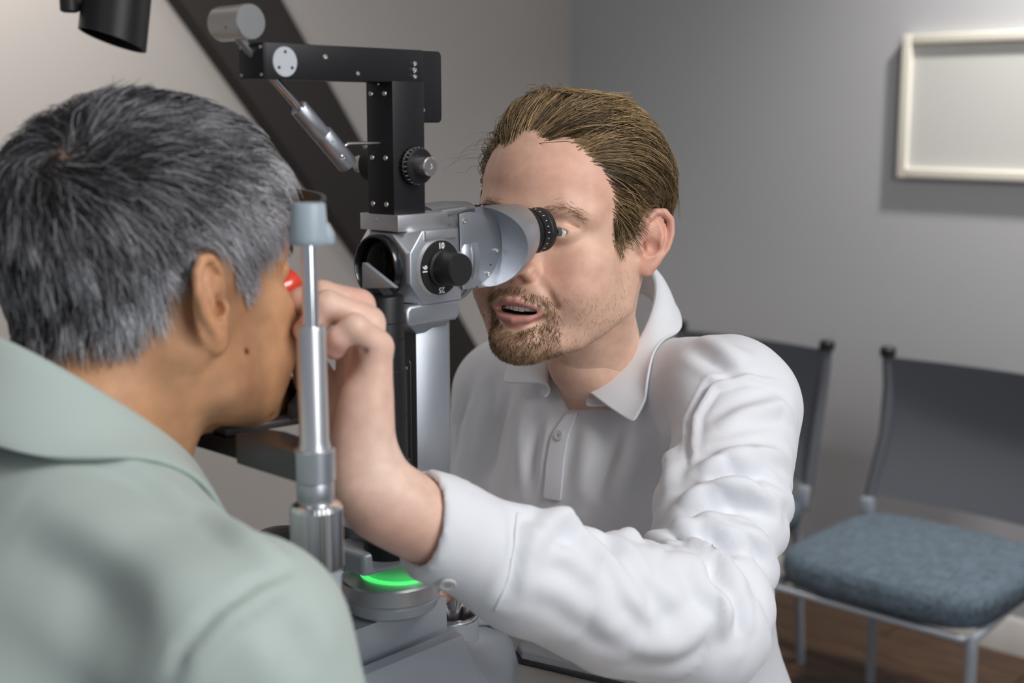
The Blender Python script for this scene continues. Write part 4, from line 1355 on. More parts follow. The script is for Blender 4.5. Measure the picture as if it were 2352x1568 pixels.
def pick_roots(v, f, dens, count, seed):
    r = np.random.RandomState(seed)
    a = v[f]; cen = a.mean(1)
    ar = 0.5 * np.linalg.norm(np.cross(a[:, 2] - a[:, 0], a[:, 3] - a[:, 1]), axis=1)
    w = ar * np.clip(dens(cen), 0, None); w /= w.sum()
    i = r.choice(len(f), count, p=w)
    u = r.rand(count, 1); t = r.rand(count, 1)
    q = v[f[i]]
    return (q[:, 0] * (1 - u) + q[:, 1] * u) * (1 - t) + (q[:, 3] * (1 - u) + q[:, 2] * u) * t

HAIR_M = hair_mat('hair')
rs = np.random.RandomState(3)
roots = pick_roots(hv, hf, lambda c: (sstep(-.005, .005, d_hairline(c)) ** 2) * (np.abs(c[:, 0]) < .0775) * (0.6 + 0.9 * sstep(.02, .06, c[:, 1])), 15000, 1)
rl = wnoise(roots, 190, 11, 2); rl2 = wnoise(roots, 420, 12, 2)
x_, y_, z_ = roots.T
top = sstep(.040, .085, z_)
low = sstep(.010, -.045, z_)
Lh = (0.030 + 0.062 * top + 0.014 * sstep(-.02, .03, z_)) * (1 - .50 * low) * (0.8 + 0.4 * rs.rand(len(roots)))
side_b = sstep(.016, .026, y_) * sstep(.03, .0, z_)
Lh = np.where(side_b > .5, .009 + .005 * rs.rand(len(roots)), Lh)
over = (np.abs(x_) > .050) & (y_ > -.048) & (y_ < .030) & (z_ < .050)
Lh = np.where(over & (side_b <= .5), np.minimum(Lh, .006 + .55 * np.maximum(z_ - .018, 0) + .006 * rs.rand(len(roots))), Lh)
hmax = 0.0035 + 0.0125 * top * sstep(-.09, .0, y_) + .0035 * top + 0.0030 * sstep(-.03, .02, z_) + 0.0016 * rl + .0008 * rl2
hmax = np.where(side_b > .5, .0026, hmax) * (0.30 + 0.75 * rs.rand(len(roots)) ** .6)
def d_flow(p, n, t):
    x, y, z = p.T
    d = np.zeros_like(p)
    d[:, 0] = -0.28 * sstep(.03, .08, z) + 0.25 * rl + .18 * rl2 - .10 * np.sign(x)
    d[:, 1] = -1.0 + 0.55 * sstep(-.02, -.10, y) + .15 * rl2
    d[:, 2] = -0.25 - 0.75 * sstep(.0, -.09, y) - 0.35 * sstep(.06, .0, z) + 0.22 * rl
    fr = (side_b > .5)
    d[fr] = np.array([0, -.25, -1.0])
    return d
def d_lift(t): return hmax * (1 - (1 - min(t * 1.5, 1)) ** 2) * (1 - .25 * max(t - .75, 0) * 4) + .0004
paths = grow(HS, roots, d_flow, Lh, d_lift, 9, 7, 0.09, 0.03)
mixv = np.clip(0.36 + 0.50 * rl + 0.40 * rl2 + 0.26 * rs.normal(size=len(roots)) + .18 * top, 0, 1)[:, None]
colr = np.array([0.060, 0.036, 0.018]) * (1 - mixv) + np.array([0.46, 0.31, 0.15]) * mixv
strands_mesh('hair', d_w(paths) - DLOC, 0.00030 + 0.00010 * rs.rand(len(roots)), colr, HAIR_M, DOC, 0.35)
# a few loose curls over the forehead
cr = pick_roots(hv, hf, lambda c: sstep(-.0005, .002, d_hairline(c)) * sstep(.012, .004, d_hairline(c)) * sstep(.045, .06, c[:, 1]) * sstep(-.02, .03, c[:, 0]), 16, 5)
n_ = HS.grad(cr); tt = np.linspace(0, 1, 10)
ph = rs.rand(16) * 6.28; ln = .018 + .020 * rs.rand(16)
cp = cr[:, None, :] + n_[:, None, :] * (ln[:, None] * tt)[..., None] * .55
cp += np.stack([(ln[:, None] * .8 * tt), .5 * ln[:, None] * np.sin(tt * 3.6 + ph[:, None]), -.5 * ln[:, None] * tt ** 2 + .006 * np.cos(tt * 4 + ph[:, None]) * tt], -1)
strands_mesh('loose_hair', d_w(cp) - DLOC, np.full(16, .00014), np.tile([.16, .10, .05], (16, 1)), HAIR_M, DOC, .4)
# beard and stubble
br = pick_roots(hv, hf, lambda c: np.clip(beard_density(c), 0, 1) ** 1.6 + .0, 3500, 9)
bden = beard_density(br)
bl = wnoise(br, 500, 4, 2)
bL = np.where(bden > .45, .0042 + .0028 * rs.rand(len(br)), .0026 + .0016 * rs.rand(len(br)))
bh = np.where(bden > .45, .0020 + .0016 * rs.rand(len(br)), .0008)
def b_flow(p, n, t):
    d = np.zeros_like(p)
    d[:, 0] = 0.55 * np.clip(p[:, 0] / .03, -1, 1) * (p[:, 2] > -.085) + .4 * bl
    d[:, 1] = 0.15
    d[:, 2] = -1.0
    return d
bp_ = grow(HS, br, b_flow, bL, lambda t: bh * t + .0002, 4, 3, 0.35)
bm_ = np.clip(.5 + .35 * rs.normal(size=len(br)) + .2 * bl, 0, 1)[:, None]
bcol = np.array([0.11, 0.060, 0.028]) * (1 - bm_) + np.array([0.50, 0.33, 0.17]) * bm_
strands_mesh('beard', d_w(bp_) - DLOC, np.where(bden > .45, .00018, .00009), bcol, HAIR_M, DOC, 0.3)
# eyebrows
eb = pick_roots(hv, hf, lambda c: np.exp(-((c[:, 2] - (.0180 + .003 * sstep(.018, .034, np.abs(c[:, 0])) - .008 * sstep(.040, .056, np.abs(c[:, 0])))) / .0034) ** 2) * sstep(.014, .018, np.abs(c[:, 0])) * sstep(.058, .050, np.abs(c[:, 0])) * (c[:, 1] > .05), 300, 21)
sx = np.sign(eb[:, 0])
ebp = grow(HS, eb, lambda p, n, t: np.stack([sx, 0 * sx - .2, .25 - .5 * (np.abs(p[:, 0]) > .04)], 1), .006 + .003 * rs.rand(len(eb)), lambda t: .0010 * t + .0003, 4, 22, .25)
strands_mesh('eyebrows', d_w(ebp) - DLOC, np.full(len(eb), .00011), np.tile([.34, .21, .12], (len(eb), 1)), HAIR_M, DOC, .3)
# eyes and teeth
for s in (-1, 1):
    make_eye(DOC, d_w((s * .0325, .0740, 0)) - DLOC, DR @ np.array([0, 1, -.03]))
bm = bmesh.new()
TOOTH = mat('teeth', (0.80, 0.76, 0.70), 0.15, coat=.4)
for i in range(-4, 4):
    x0 = (i + .5) * .0062
    an = x0 / .030
    cpos = np.array([.028 * math.sin(an), .0885 - .022 * (1 - math.cos(an)), -.0712 + (.0007 if i in (-1, 0) else 0) * -1])
    vs = bm_box(bm, (-.0029, -.0020, -.0040), (.0029, .0020, .0040), .0009, 2)
    Rm = Matrix.Rotation(-an, 3, 'Z')
    for v in vs:
        q = Rm @ v.co
        v.co = Vector(d_w(np.array(q) + cpos) - DLOC)
finish(bm, 'teeth', TOOTH, DOC, 60)
# ------------------------------------------------------------------ examiner: shirt, arms, hands
N0 = neck_w
ZV = np.array([0, 0, 1.0])
fD, lD = -AX, BX                                     # forward and left of the examiner's trunk
shL = P(1700, 942, 1.17); shR = P(1152, 905, 1.45)
ebL = P(1610, 1436, 0.99)
f3, f2, f1, f0 = P(1400, 1384, .950), P(1200, 1308, .910), P(1010, 1216, .876), P(966, 1194, .868)
ebR = P(1120, 1330, 1.44); wrR = P(1090, 1345, 1.20)
T = Sculpt((-.16, .76, .50), (.62, 1.78, 1.17), .0036)
chest = N0 + AX * .048 - ZV * .180
belly = N0 + AX * .125 - ZV * .40
pelv = N0 + AX * .185 - ZV * .50
RT = np.stack([BX, AX, ZV], 1)
lean = math.radians(16)
RTl = np.stack([BX, AX * math.cos(lean) + ZV * math.sin(lean), ZV * math.cos(lean) - AX * math.sin(lean)], 1)
T.ell(chest, (.165, .118, .200), 0, R=RTl, m=.05)
T.ell(belly + BX * .01, (.160, .125, .170), .08, R=RTl, m=.03)
T.ell(pelv + BX * .02, (.180, .140, .130), .06, R=RT, m=.03)
shLc, shRc = shL - BX * .02, shR + BX * .02
T.chain([shLc + ZV * .006, N0 - ZV * .012 + BX * .05 + AX * .015, N0 - ZV * .012 - BX * .05 + AX * .015, shRc + ZV * .006], [.048, .044, .044, .048], .05, m=.03)
T.chain([shL + ZV * .012 - BX * .03, N0 + ZV * .024 + BX * .03 + AX * .02], [.026, .026], .04, m=.02)
T.chain([shR + ZV * .012 + BX * .03, N0 + ZV * .024 - BX * .03 + AX * .02], [.026, .026], .04, m=.02)
T.chain([shL + ZV * .020 - BX * .02 + AX * .01, N0 + BX * .055 + ZV * .040 + AX * .040], [.030, .028], .05, m=.02)
T.chain([shR + ZV * .020 + BX * .02 + AX * .01, N0 - BX * .055 + ZV * .040 + AX * .040], [.030, .028], .05, m=.02)
T.chain([shL, shL + (ebL - shL) * .5, ebL], [.0560, .0530, .0510], .030, m=.02, kk=.02)
T.chain([ebL, f3, f2, f1, f0 + (f0 - f1) * .30], [.0530, .0495, .0425, .0352, .0340], .014, m=.02, kk=.012)
T.chain([shR, ebR], [.0560, .0520], .030, m=.02)
T.chain([ebR, wrR], [.0520, .0370], .014, m=.02)
# skin of the trunk, just under the shirt, flaring into the neck
K = Sculpt(np.minimum(N0 - .16, N0 - .16), N0 + np.array([.16, .16, .11]), .0036)
i0 = np.round((K.lo - T.lo) / T.h).astype(int)
K.lo = T.lo + T.h * i0; K.ax = [K.lo[i] + K.h * np.arange(K.n[i], dtype=F32) for i in range(3)]
i1 = np.minimum(i0 + K.n, T.n); K.n = i1 - i0
K.ax = [K.ax[i][:K.n[i]] for i in range(3)]
K.D = (T.D[i0[0]:i1[0], i0[1]:i1[1], i0[2]:i1[2]] + F32(.0115)).copy()
nkw0 = d_w(nk0)
K.chain([N0 + ZV * .030 + AX * .014, N0 + (nkw0 - N0) * .42], [.042, .0430], .034, m=.03)
kv, kf = K.mesh(2)
# neck opening and cuff opening
T.chain([N0 + ZV * .050, N0 + (nkw0 - N0) * .9], [.043, .058], .004, '-', m=.01)
def ray_field(S_, px, py, z0=.7, z1=1.6):
    t = np.linspace(z0, z1, 900); d = ray(px, py)
    q = NP_C + t[:, None] * d
    v = S_.sample(q); i = np.argmax(v < 0)
    return q[i]
vb = ray_field(T, 1301, 948)
vu = (N0 + fD * .050 + ZV * .050) - vb; vu = vu - lD * (vu @ lD); vu /= np.linalg.norm(vu)
sl_, X_, Y_, Z_ = T.block(vb - .10, vb + .10)
vh = (X_ - vb[0]) * vu[0] + (Y_ - vb[1]) * vu[1] + (Z_ - vb[2]) * vu[2]
vl = (X_ - vb[0]) * lD[0] + (Y_ - vb[1]) * lD[1] + (Z_ - vb[2]) * lD[2]
va = math.radians(36)
T.comb(sl_, np.maximum(np.abs(vl) * math.cos(va) - vh * math.sin(va), vh - .055).astype(F32), .002, '-')
cut_n = f0 - f1; cut_n = cut_n / np.linalg.norm(cut_n)
cut_n = cut_n - 0.30 * ZV; cut_n /= np.linalg.norm(cut_n)
T.half(f0, cut_n, 0.0, f0 - .10, f0 + .10)
T.chain([f0 + cut_n * .03, f0 - cut_n * .018], [.0300, .0285], .001, '-', m=.005)
T.half(np.array([0, 0, .555]), -ZV)
tv, tf = T.mesh(3)

# ---- folds: ridges and furrows drawn along the cloth
def fold_apply(V_, Fc, folds, surf=None):
    bvh = BVHTree.FromPolygons([tuple(p) for p in V_], [tuple(int(i) for i in q) for q in Fc])
    N_ = vnormals(V_, Fc)
    disp = np.zeros(len(V_))
    for pts, w, h in folds:
        w = w * .78
        q = []
        for a, b in zip(pts, pts[1:]):
            for t in np.linspace(0, 1, 7)[:-1]:
                q.append((a[0] + (b[0] - a[0]) * t, a[1] + (b[1] - a[1]) * t))
        q.append(pts[-1])
        hit = []
        for px, py in q:
            d = ray(px, py); d = d / np.linalg.norm(d)
            r = bvh.ray_cast(Vector(NP_C), Vector(d))
            if r[0] is not None: hit.append(np.array(r[0]))
        if len(hit) < 3: continue
        H = np.array(hit)
        lo, hi = H.min(0) - w * 3, H.max(0) + w * 3
        sel = np.where(((V_ > lo) & (V_ < hi)).all(1))[0]
        if len(sel) == 0: continue
        X = V_[sel]; best = np.full(len(sel), 1e9); tb = np.zeros(len(sel))
        n = len(H) - 1
        for i in range(n):
            e = H[i + 1] - H[i]; L2 = e @ e + 1e-12
            if L2 > (.06 ** 2): continue
            t = np.clip(((X - H[i]) @ e) / L2, 0, 1)
            d = np.linalg.norm(X - H[i] - t[:, None] * e, axis=1)
            m_ = d < best; best[m_] = d[m_]; tb[m_] = (i + t[m_]) / n
        env = np.sin(np.pi * np.clip(tb, 0.02, .98)) ** .6
        u = best / w
        disp[sel] += 1.45 * h * env * (np.exp(-u ** 2) - 0.42 * np.exp(-((u - 1.7) / .8) ** 2))
    return V_ + N_ * disp[:, None]

SHIRT_FOLDS = [
    # upper sleeve
    ([(1640, 985), (1700, 955), (1790, 930), (1825, 960)], .010, .0040),
    ([(1600, 1085), (1660, 1050), (1740, 1040), (1815, 1050)], .010, .0055),
    ([(1595, 1110), (1680, 1085), (1760, 1090), (1810, 1120)], .008, -.0050),
    ([(1560, 1165), (1620, 1120), (1700, 1120), (1790, 1160)], .011, .0070),
    ([(1550, 1185), (1640, 1165), (1720, 1160), (1770, 1180)], .008, -.0050),
    ([(1540, 1200), (1620, 1200), (1700, 1230), (1765, 1245)], .012, .0065),
    ([(1530, 1235), (1600, 1235), (1680, 1262), (1700, 1262)], .008, -.0060),
    ([(1500, 1240), (1560, 1222), (1620, 1250), (1700, 1330)], .010, .0060),
    ([(1420, 1222), (1500, 1240), (1560, 1262)], .010, .0055),
    ([(1520, 1268), (1590, 1300), (1640, 1370), (1690, 1440)], .012, .0045),
    ([(1640, 1310), (1690, 1400), (1700, 1470)], .009, -.0040),
    # forearm
    ([(1180, 1180), (1190, 1235), (1180, 1300), (1160, 1380)], .008, -.0036),
    ([(1200, 1168), (1260, 1185), (1330, 1230), (1380, 1300)], .012, .0050),
    ([(1215, 1240), (1270, 1205), (1330, 1195)], .010, .0052),
    ([(1210, 1260), (1300, 1262), (1360, 1320), (1420, 1420)], .012, .0036),
    ([(1300, 1210), (1350, 1250), (1420, 1290), (1500, 1400)], .012, .0036),
    ([(1330, 1205), (1400, 1240), (1460, 1330), (1560, 1440)], .010, -.0040),
    ([(1220, 1330), (1300, 1360), (1400, 1440), (1480, 1480)], .011, .0022),
    ([(1440, 1500), (1540, 1480), (1640, 1420), (1690, 1330)], .014, .0036),
    # shoulder and chest
    ([(1560, 740), (1640, 790), (1720, 830)], .012, .0036),
    ([(1590, 800), (1650, 840), (1690, 870)], .009, -.0030),
    ([(1590, 1060), (1600, 960), (1640, 890), (1720, 865), (1800, 880)], .0045, .0028),
    ([(1575, 1060), (1585, 955), (1630, 880), (1700, 850)], .004, -.0022),
    ([(1500, 960), (1530, 1000), (1540, 1080), (1520, 1160)], .012, .0034),
    ([(1460, 990), (1440, 1080), (1400, 1160)], .016, .0040),
    ([(1360, 960), (1340, 1060), (1330, 1150)], .014, .0030),
    ([(1420, 985), (1390, 1080), (1370, 1160)], .012, -.0034),
    ([(1215, 900), (1200, 980), (1190, 1090)], .012, .0036),
    ([(1170, 890), (1150, 980), (1130, 1080)], .012, -.0030),
    ([(1120, 850), (1095, 950), (1080, 1060)], .013, .0036),
    ([(1240, 960), (1225, 1040), (1215, 1120)], .010, -.0030),
    ([(1070, 900), (1050, 980), (1040, 1080)], .010, -.0028),
]
tv = fold_apply(tv, tf, SHIRT_FOLDS)
# gathers across the sleeve, strongest round the elbow
def sleeve_gathers(V_, Fc, p0, p1, per, amp, seed, t0, t1, rmax):
    N_ = vnormals(V_, Fc)
    ax = p1 - p0; L = np.linalg.norm(ax); ax = ax / L
    _, u, v = frame_of(ax); u = np.array(u); v = np.array(v)
    d = V_ - p0; t = d @ ax; q = d - t[:, None] * ax
    r = np.linalg.norm(q, axis=1)
    ph = np.arctan2(q @ v, q @ u)
    rs_ = np.random.RandomState(seed); a_ = rs_.rand(6) * 6.28
    w = t / per + .55 * np.sin(ph + a_[0]) + .35 * np.sin(2 * ph + a_[1]) + .45 * wnoise(V_, 28, seed, 2)
    ridge = np.abs(np.sin(np.pi * w)) ** .7
    m_ = sstep(t0 - .03, t0 + .03, t) * sstep(t1 + .03, t1 - .03, t) * sstep(rmax + .02, rmax, r)
    m_ = m_ * (.35 + .65 * np.clip(.5 + .8 * wnoise(V_, 17, seed + 5, 2), 0, 1))
    return V_ + N_ * ((ridge - .62) * amp * m_)[:, None]
Lu = np.linalg.norm(ebL - shL)
tv = sleeve_gathers(tv, tf, shL, ebL, .036, .0062, 3, Lu * .35, Lu * 1.02, .066)
tv = sleeve_gathers(tv, tf, ebL, f2, .044, .0050, 9, .0, .17, .064)
# fine irregular creases
Nn = vnormals(tv, tf)
tv = tv + Nn * (0.0013 * wnoise(tv * np.array([1, 1, .6]), 60, 31, 3))[:, None]

def cloth_mat(name, col, weave=900.0, bump=0.25, rough=0.8, diag=True, sheen=0.2):
    m, nt, b = new_mat(name)
    tc = nt.nodes.new('ShaderNodeTexCoord')
    b.inputs['Base Color'].default_value = (*col, 1)
    b.inputs['Roughness'].default_value = rough
    b.inputs['Sheen Weight'].default_value = sheen
    w = nt.nodes.new('ShaderNodeTexWave'); w.inputs['Scale'].default_value = weave; w.inputs['Distortion'].default_value = 0.6
    w.bands_direction = 'DIAGONAL' if diag else 'X'
    nt.links.new(tc.outputs['Object'], w.inputs['Vector'])
    n = nt.nodes.new('ShaderNodeTexNoise'); n.inputs['Scale'].default_value = 700
    nt.links.new(tc.outputs['Object'], n.inputs['Vector'])
    ad = nt.nodes.new('ShaderNodeMath'); ad.operation = 'ADD'
    nt.links.new(w.outputs['Fac'], ad.inputs[0]); nt.links.new(n.outputs['Fac'], ad.inputs[1])
    bp = nt.nodes.new('ShaderNodeBump'); bp.inputs['Strength'].default_value = bump; bp.inputs['Distance'].default_value = 0.0006
    nt.links.new(ad.outputs[0], bp.inputs['Height']); nt.links.new(bp.outputs[0], b.inputs['Normal'])
    return m
SHIRT_M = cloth_mat('white_shirt_cotton', (0.74, 0.755, 0.80), 420, 0.12)
shirt = np_object('shirt', tv - DLOC, tf, SHIRT_M, DOC)

# ---- collar
def strip_surface(rows, name, m, parent, thick=0.0016, sub=True, off=None):
    """rows: list of rows of points (grid) -> thin cloth sheet"""
    off = DLOC if off is None else off
    n, k = len(rows), len(rows[0])
    bm = bmesh.new()
    vs = [[bm.verts.new(Vector(np.asarray(p) - off)) for p in r] for r in rows]
    for i in range(n - 1):
        for j in range(k - 1):
            bm.faces.new((vs[i][j], vs[i][j + 1], vs[i + 1][j + 1], vs[i + 1][j]))
    o = finish(bm, name, m, parent, 60)
    if sub:
        md = o.modifiers.new('sub', 'SUBSURF'); md.levels = 2; md.render_levels = 2
    md = o.modifiers.new('thick', 'SOLIDIFY'); md.thickness = thick; md.offset = 0
    return o
CR0 = N0 + ZV * .082
def cring(phi, rf=.0585, rl=.0520, tilt=.062):
    p = math.radians(phi)
    return CR0 + rf * math.cos(p) * fD + rl * math.sin(p) * lD - tilt * math.cos(p) * ZV
def c_off(phi_abs):
    """offset fold -> leaf edge on the near side as (forward, left, up) components"""
    pts = {28: P(1455, 972, 1.186), 42: P(1476, 934, 1.188), 58: P(1497, 896, 1.194), 75: P(1516, 862, 1.203)}
    ks = sorted(pts)
    def comp(v): return np.array([v @ fD, v @ lD, v[2]])
    if phi_abs <= 75:
        for a, b in zip(ks, ks[1:]):
            if a <= phi_abs <= b:
                t = (phi_abs - a) / (b - a)
                return comp(pts[a] - cring(a)) * (1 - t) + comp(pts[b] - cring(b)) * t
        return comp(pts[28] - cring(28))
    p = math.radians(phi_abs)
    far = np.array([math.cos(p) * .026, math.sin(p) * .026, -.036])
    t = min(1, (phi_abs - 75) / 25)
    return comp(pts[75] - cring(75)) * (1 - t) + far * t
phis = [28, 35, 42, 50, 58, 66, 75, 88, 100, 115, 130, 145, 160, 175]
phis = phis + [-p for p in reversed(phis)]
rows = []
for ph in phis:
    F_ = cring(ph); c = c_off(abs(ph)); sg = 1 if ph > 0 else -1
    E_ = F_ + fD * c[0] + lD * c[1] * sg + ZV * c[2]
    if sg < 0 and abs(ph) < 60: E_ = F_ + (E_ - F_) * .86 + ZV * .012
    p = math.radians(ph)
    outw = math.cos(p) * fD + math.sin(p) * lD
    In = F_ - outw * .003 - ZV * .008
    St = F_ + outw * .004 - ZV * (.034 if abs(ph) > 60 else .012 + .022 * (abs(ph) - 28) / 32)
    row = [St, In, F_ + ZV * .0015, F_ * .8 + E_ * .2 + outw * .004 + ZV * .003, F_ * .5 + E_ * .5 + outw * .004 + ZV * .001, E_ * .85 + F_ * .15, E_]
    rows.append(row)
def push_out(S_, rows_, i0_, gap):
    for r in rows_:
        for k in range(i0_, len(r)):
            for _ in range(3):
                q = np.asarray(r[k])[None]
                d = S_.sample(q)[0]
                if d < gap: r[k] = r[k] + S_.grad(q, .004)[0] * (gap - d)
push_out(T, rows, 3, .0035)
strip_surface(rows, 'collar', cloth_mat('white_collar_cotton', (0.77, 0.785, 0.82), 420, 0.06), DOC, .0022)

# ---- placket edge, seams and buttons placed on the cloth
SB = BVHTree.FromPolygons([tuple(p) for p in tv], [tuple(int(i) for i in q) for q in tf])
def on_cloth(px, py, bvh=None):
    d = ray(px, py); d = d / np.linalg.norm(d)
    h, n, _, _ = (bvh or SB).ray_cast(Vector(NP_C), Vector(d))
    return (np.array(h), np.array(n)) if h is not None else (None, None)
def cloth_ribbon(name, pl, m, parent, lift=.0012, thick=.0012, off=None, bvh=None, samples=18, near=None):
    """pl: two pixel polylines (both edges); ribbon follows the cloth"""
    off = DLOC if off is None else off
    def res(pts):
        L = [0]
        for a, b in zip(pts, pts[1:]): L.append(L[-1] + math.hypot(b[0] - a[0], b[1] - a[1]))
        o = []
        for t in np.linspace(0, L[-1], samples):
            i = max(0, min(len(pts) - 2, int(np.searchsorted(L, t) - 1)))
            f = (t - L[i]) / max(L[i + 1] - L[i], 1e-9)
            o.append((pts[i][0] + (pts[i + 1][0] - pts[i][0]) * f, pts[i][1] + (pts[i + 1][1] - pts[i][1]) * f))
        return o
    A_, B_ = res(pl[0]), res(pl[1])
    rows = []
    for a, b in zip(A_, B_):
        r = []
        for t in np.linspace(0, 1, 5):
            h, n = on_cloth(a[0] + (b[0] - a[0]) * t, a[1] + (b[1] - a[1]) * t, bvh)
            if h is None or (near and (h - NP_C) @ NP_F < near): break
            r.append(h + n * lift)
        if len(r) == 5: rows.append(r)
    if len(rows) < 3: return None
    return strip_surface(rows, name, m, parent, thick, True, off)
cloth_ribbon('placket', ([(1302, 952), (1268, 1000), (1257, 1060), (1248, 1172)], [(1330, 945), (1308, 1000), (1298, 1060), (1288, 1180)]), SHIRT_M, DOC, .0014, .0020, near=1.14)
BUT = mat('pearl_button', (0.62, 0.62, 0.62), 0.25, coat=0.5)
BUT_HOLE = mat('button_hole', (0.18, 0.18, 0.2), 0.6)
def button(px, py, r, parent, lift=.0025):
    h, n = on_cloth(px, py)
    o = lathe('button', parent, BUT, Vector(h - DLOC + n * lift), Vector(n), [(r * .96, 0), (r, .0004), (r, .0012), (r * .86, .0017), (r * .78, .0013), (r * .3, .0012)], 32)
    ax, u, v = frame_of(n)
    bm = bmesh.new()
    for i in range(4):
        an = math.pi / 4 + i * math.pi / 2
        bm_lathe(bm, Vector(h - DLOC + n * (lift + .0010)) + (u * math.cos(an) + v * math.sin(an)) * r * .26, Vector(n), [(r * .10, 0), (r * .10, .0005)], 8)
    finish(bm, 'button_holes', BUT_HOLE, o)
    return o
button(1288, 1001, .0052, DOC)
button(1029, 1335, .0058, DOC, .0016)
# cuff seam and shoulder seam as stitched ribbons
cloth_ribbon('cuff_seam', ([(1186, 1178), (1180, 1250), (1165, 1330), (1135, 1400)], [(1192, 1180), (1186, 1252), (1171, 1332), (1141, 1402)]), SHIRT_M, DOC, .0006, .0012)

# ------------------------------------------------------------------ left hand holding the lens
def finger(S_, pts, rad, k=.005):
    S_.chain(pts, rad, k, m=.008, kk=.003)
HL = Sculpt(P(600, 1330, .80) * 0 + np.array([-.170, .745, .935]), np.array([-.020, .945, 1.275]), .0014)
HL.flatchain([P(1010, 1225, .876), P(950, 1190, .865), P(885, 1150, .858)], [.0270, .0265, .0255], (0.5, 0.85, .2), .82, .01, m=.015, kk=.01)
HL.chain([P(885, 1150, .858), P(852, 1105, .858)], [.0240, .0215], .02, kk=.01)
mcs = [((848, 1108, .850), .0170, (866, 800, .8425), .0100), ((850, 1100, .864), .0160, (846, 745, .8580), .0108), ((852, 1095, .880), .0155, (824, 706, .8760), .0110), ((848, 1100, .893), .0145, (800, 700, .8950), .0110)]
for a, ra, b, rb in mcs:
    HL.chain([P(*a), P((a[0] + b[0]) / 2 - 4, (a[1] + b[1]) / 2, (a[2] + b[2]) / 2), P(*b)], [ra, (ra + rb) / 2 + .0008, rb], .014, m=.012)
HL.chain([P(818, 1110, .850), P(812, 1010, .848), P(826, 920, .847)], [.0155, .0130, .0105], .016)
HL.chain([P(822, 1090, .880), P(770, 980, .897), P(722, 872, .906)], [.0190, .0165, .0125], .014)
finger(HL, [P(866, 796, .8425), P(815, 752, .8300), P(782, 776, .8310), P(768, 800, .8350)], [.0104, .0092, .0082, .0076])
finger(HL, [P(846, 740, .8580), P(752, 700, .8480), P(724, 740, .8500), P(700, 758, .8560)], [.0110, .0098, .0088, .0080], .004)
finger(HL, [P(824, 700, .8760), P(738, 678, .8680), P(694, 690, .8710), P(664, 698, .8760)], [.0110, .0099, .0090, .0082], .004)
finger(HL, [P(800, 695, .8950), P(742, 676, .9020), P(700, 668, .9040), P(674, 672, .8990)], [.0108, .0098, .0088, .0080], .004)
finger(HL, [P(722, 872, .906), P(694, 790, .908), P(676, 724, .899)], [.0125, .0112, .0092], .008)
# knuckle creases and tendons
HL.chain([P(800, 765, .8265), P(812, 772, .8270)], .0010, .003, '-')
HL.chain([P(838, 800, .8340), P(812, 805, .8330)], .0016, .005, '-')
lv, lf = HL.mesh(2)
def hand_colors(v, base=(0.78, 0.545, 0.44)):
    c = np.tile(np.array(base), (len(v), 1))
    n = wnoise(v, 60, 8, 2)
    c = c + (np.array([0.70, 0.36, 0.27]) - c) * (np.clip(.25 + .35 * n, 0, .6))[:, None]
    return c
lc = hand_colors(lv)
tips = np.stack([P(768, 800, .835), P(700, 758, .856), P(664, 698, .876), P(674, 672, .899), P(676, 724, .899)])
td = np.min(np.linalg.norm(lv[:, None, :] - tips[None], axis=2), axis=1)
lc += (np.array([0.68, 0.32, 0.25]) - lc) * (.75 * sstep(.022, .004, td))[:, None]

# ------------------------------------------------------------------ right hand on the joystick
jw = ins_w(ja, jc, .955)
jtop = ins_w(ja + .004, jc, .975)
HR = Sculpt(jw - np.array([.09, .07, .06]), jw + np.array([.12, .16, .12]), .0017)
pal = jtop + AX * .035 + ZV * .012 - BX * .012
HR.chain([wrR, pal + AX * .02], [.0260, .0230], .02)
HR.ell(pal, (.020, .036, .030), .02, R=RT)
thm = P(1003, 1374, 1.088)
finger(HR, [pal + BX * .018 - AX * .005, jtop + BX * .026 - AX * .004 - ZV * .006, thm + AX * .010 + ZV * .004, thm], [.0125, .0105, .0092, .0080], .008)
for i in range(4):
    dz = .020 - i * .013
    k0 = pal - AX * .012 - BX * .022 + ZV * dz
    finger(HR, [k0, k0 - AX * .034 - BX * .004, k0 - AX * .046 + BX * .014 - ZV * .004, k0 - AX * .034 + BX * .028 - ZV * .006], [.0098, .0088, .0080, .0072], .004)
rv, rf = HR.mesh(2)
rc = hand_colors(rv, (0.68, 0.38, 0.28))
NAIL = mat('fingernail', (0.66, 0.40, 0.32), 0.28, coat=.3)

# ------------------------------------------------------------------ assemble the body
def main_piece(v, f):
    """keep the largest connected surface only"""
    lab = np.arange(len(v))
    while True:
        m_ = lab[f].min(1); l2 = lab.copy()
        for k in range(4): np.minimum.at(l2, f[:, k], m_)
        l2 = l2[l2]
        if (l2 == lab).all(): break
        lab = l2
    u, c = np.unique(lab[f[:, 0]], return_counts=True)
    keep = lab == u[np.argmax(c)]
    idx = np.cumsum(keep) - 1
    return keep, idx[f[keep[f[:, 0]]]]
def join_parts(parts):
    parts = [(v[k_], f2, c[k_]) for v, c, (k_, f2) in [(v, c, main_piece(v, f)) for v, f, c in parts]]
    Vs, Fs, Cs, o = [], [], [], 0
    for v, f, c in parts:
        Vs.append(v); Fs.append(f + o); Cs.append(c); o += len(v)
    return np.concatenate(Vs), np.concatenate(Fs), np.concatenate(Cs)
kc = np.tile(np.array([0.745, 0.465, 0.345]), (len(kv), 1))
SKIN_M = skin_mat('examiner_skin')
DA = Sculpt(np.array([-.16, .76, .60]), np.array([.62, 1.70, 1.14]), .006)
DA.chain([shL, N0, shR], [.030, .038, .030], .03)
DA.chain([N0, N0 + (nkw0 - N0) * .30 + AX * .008], [.036, .034], .01)
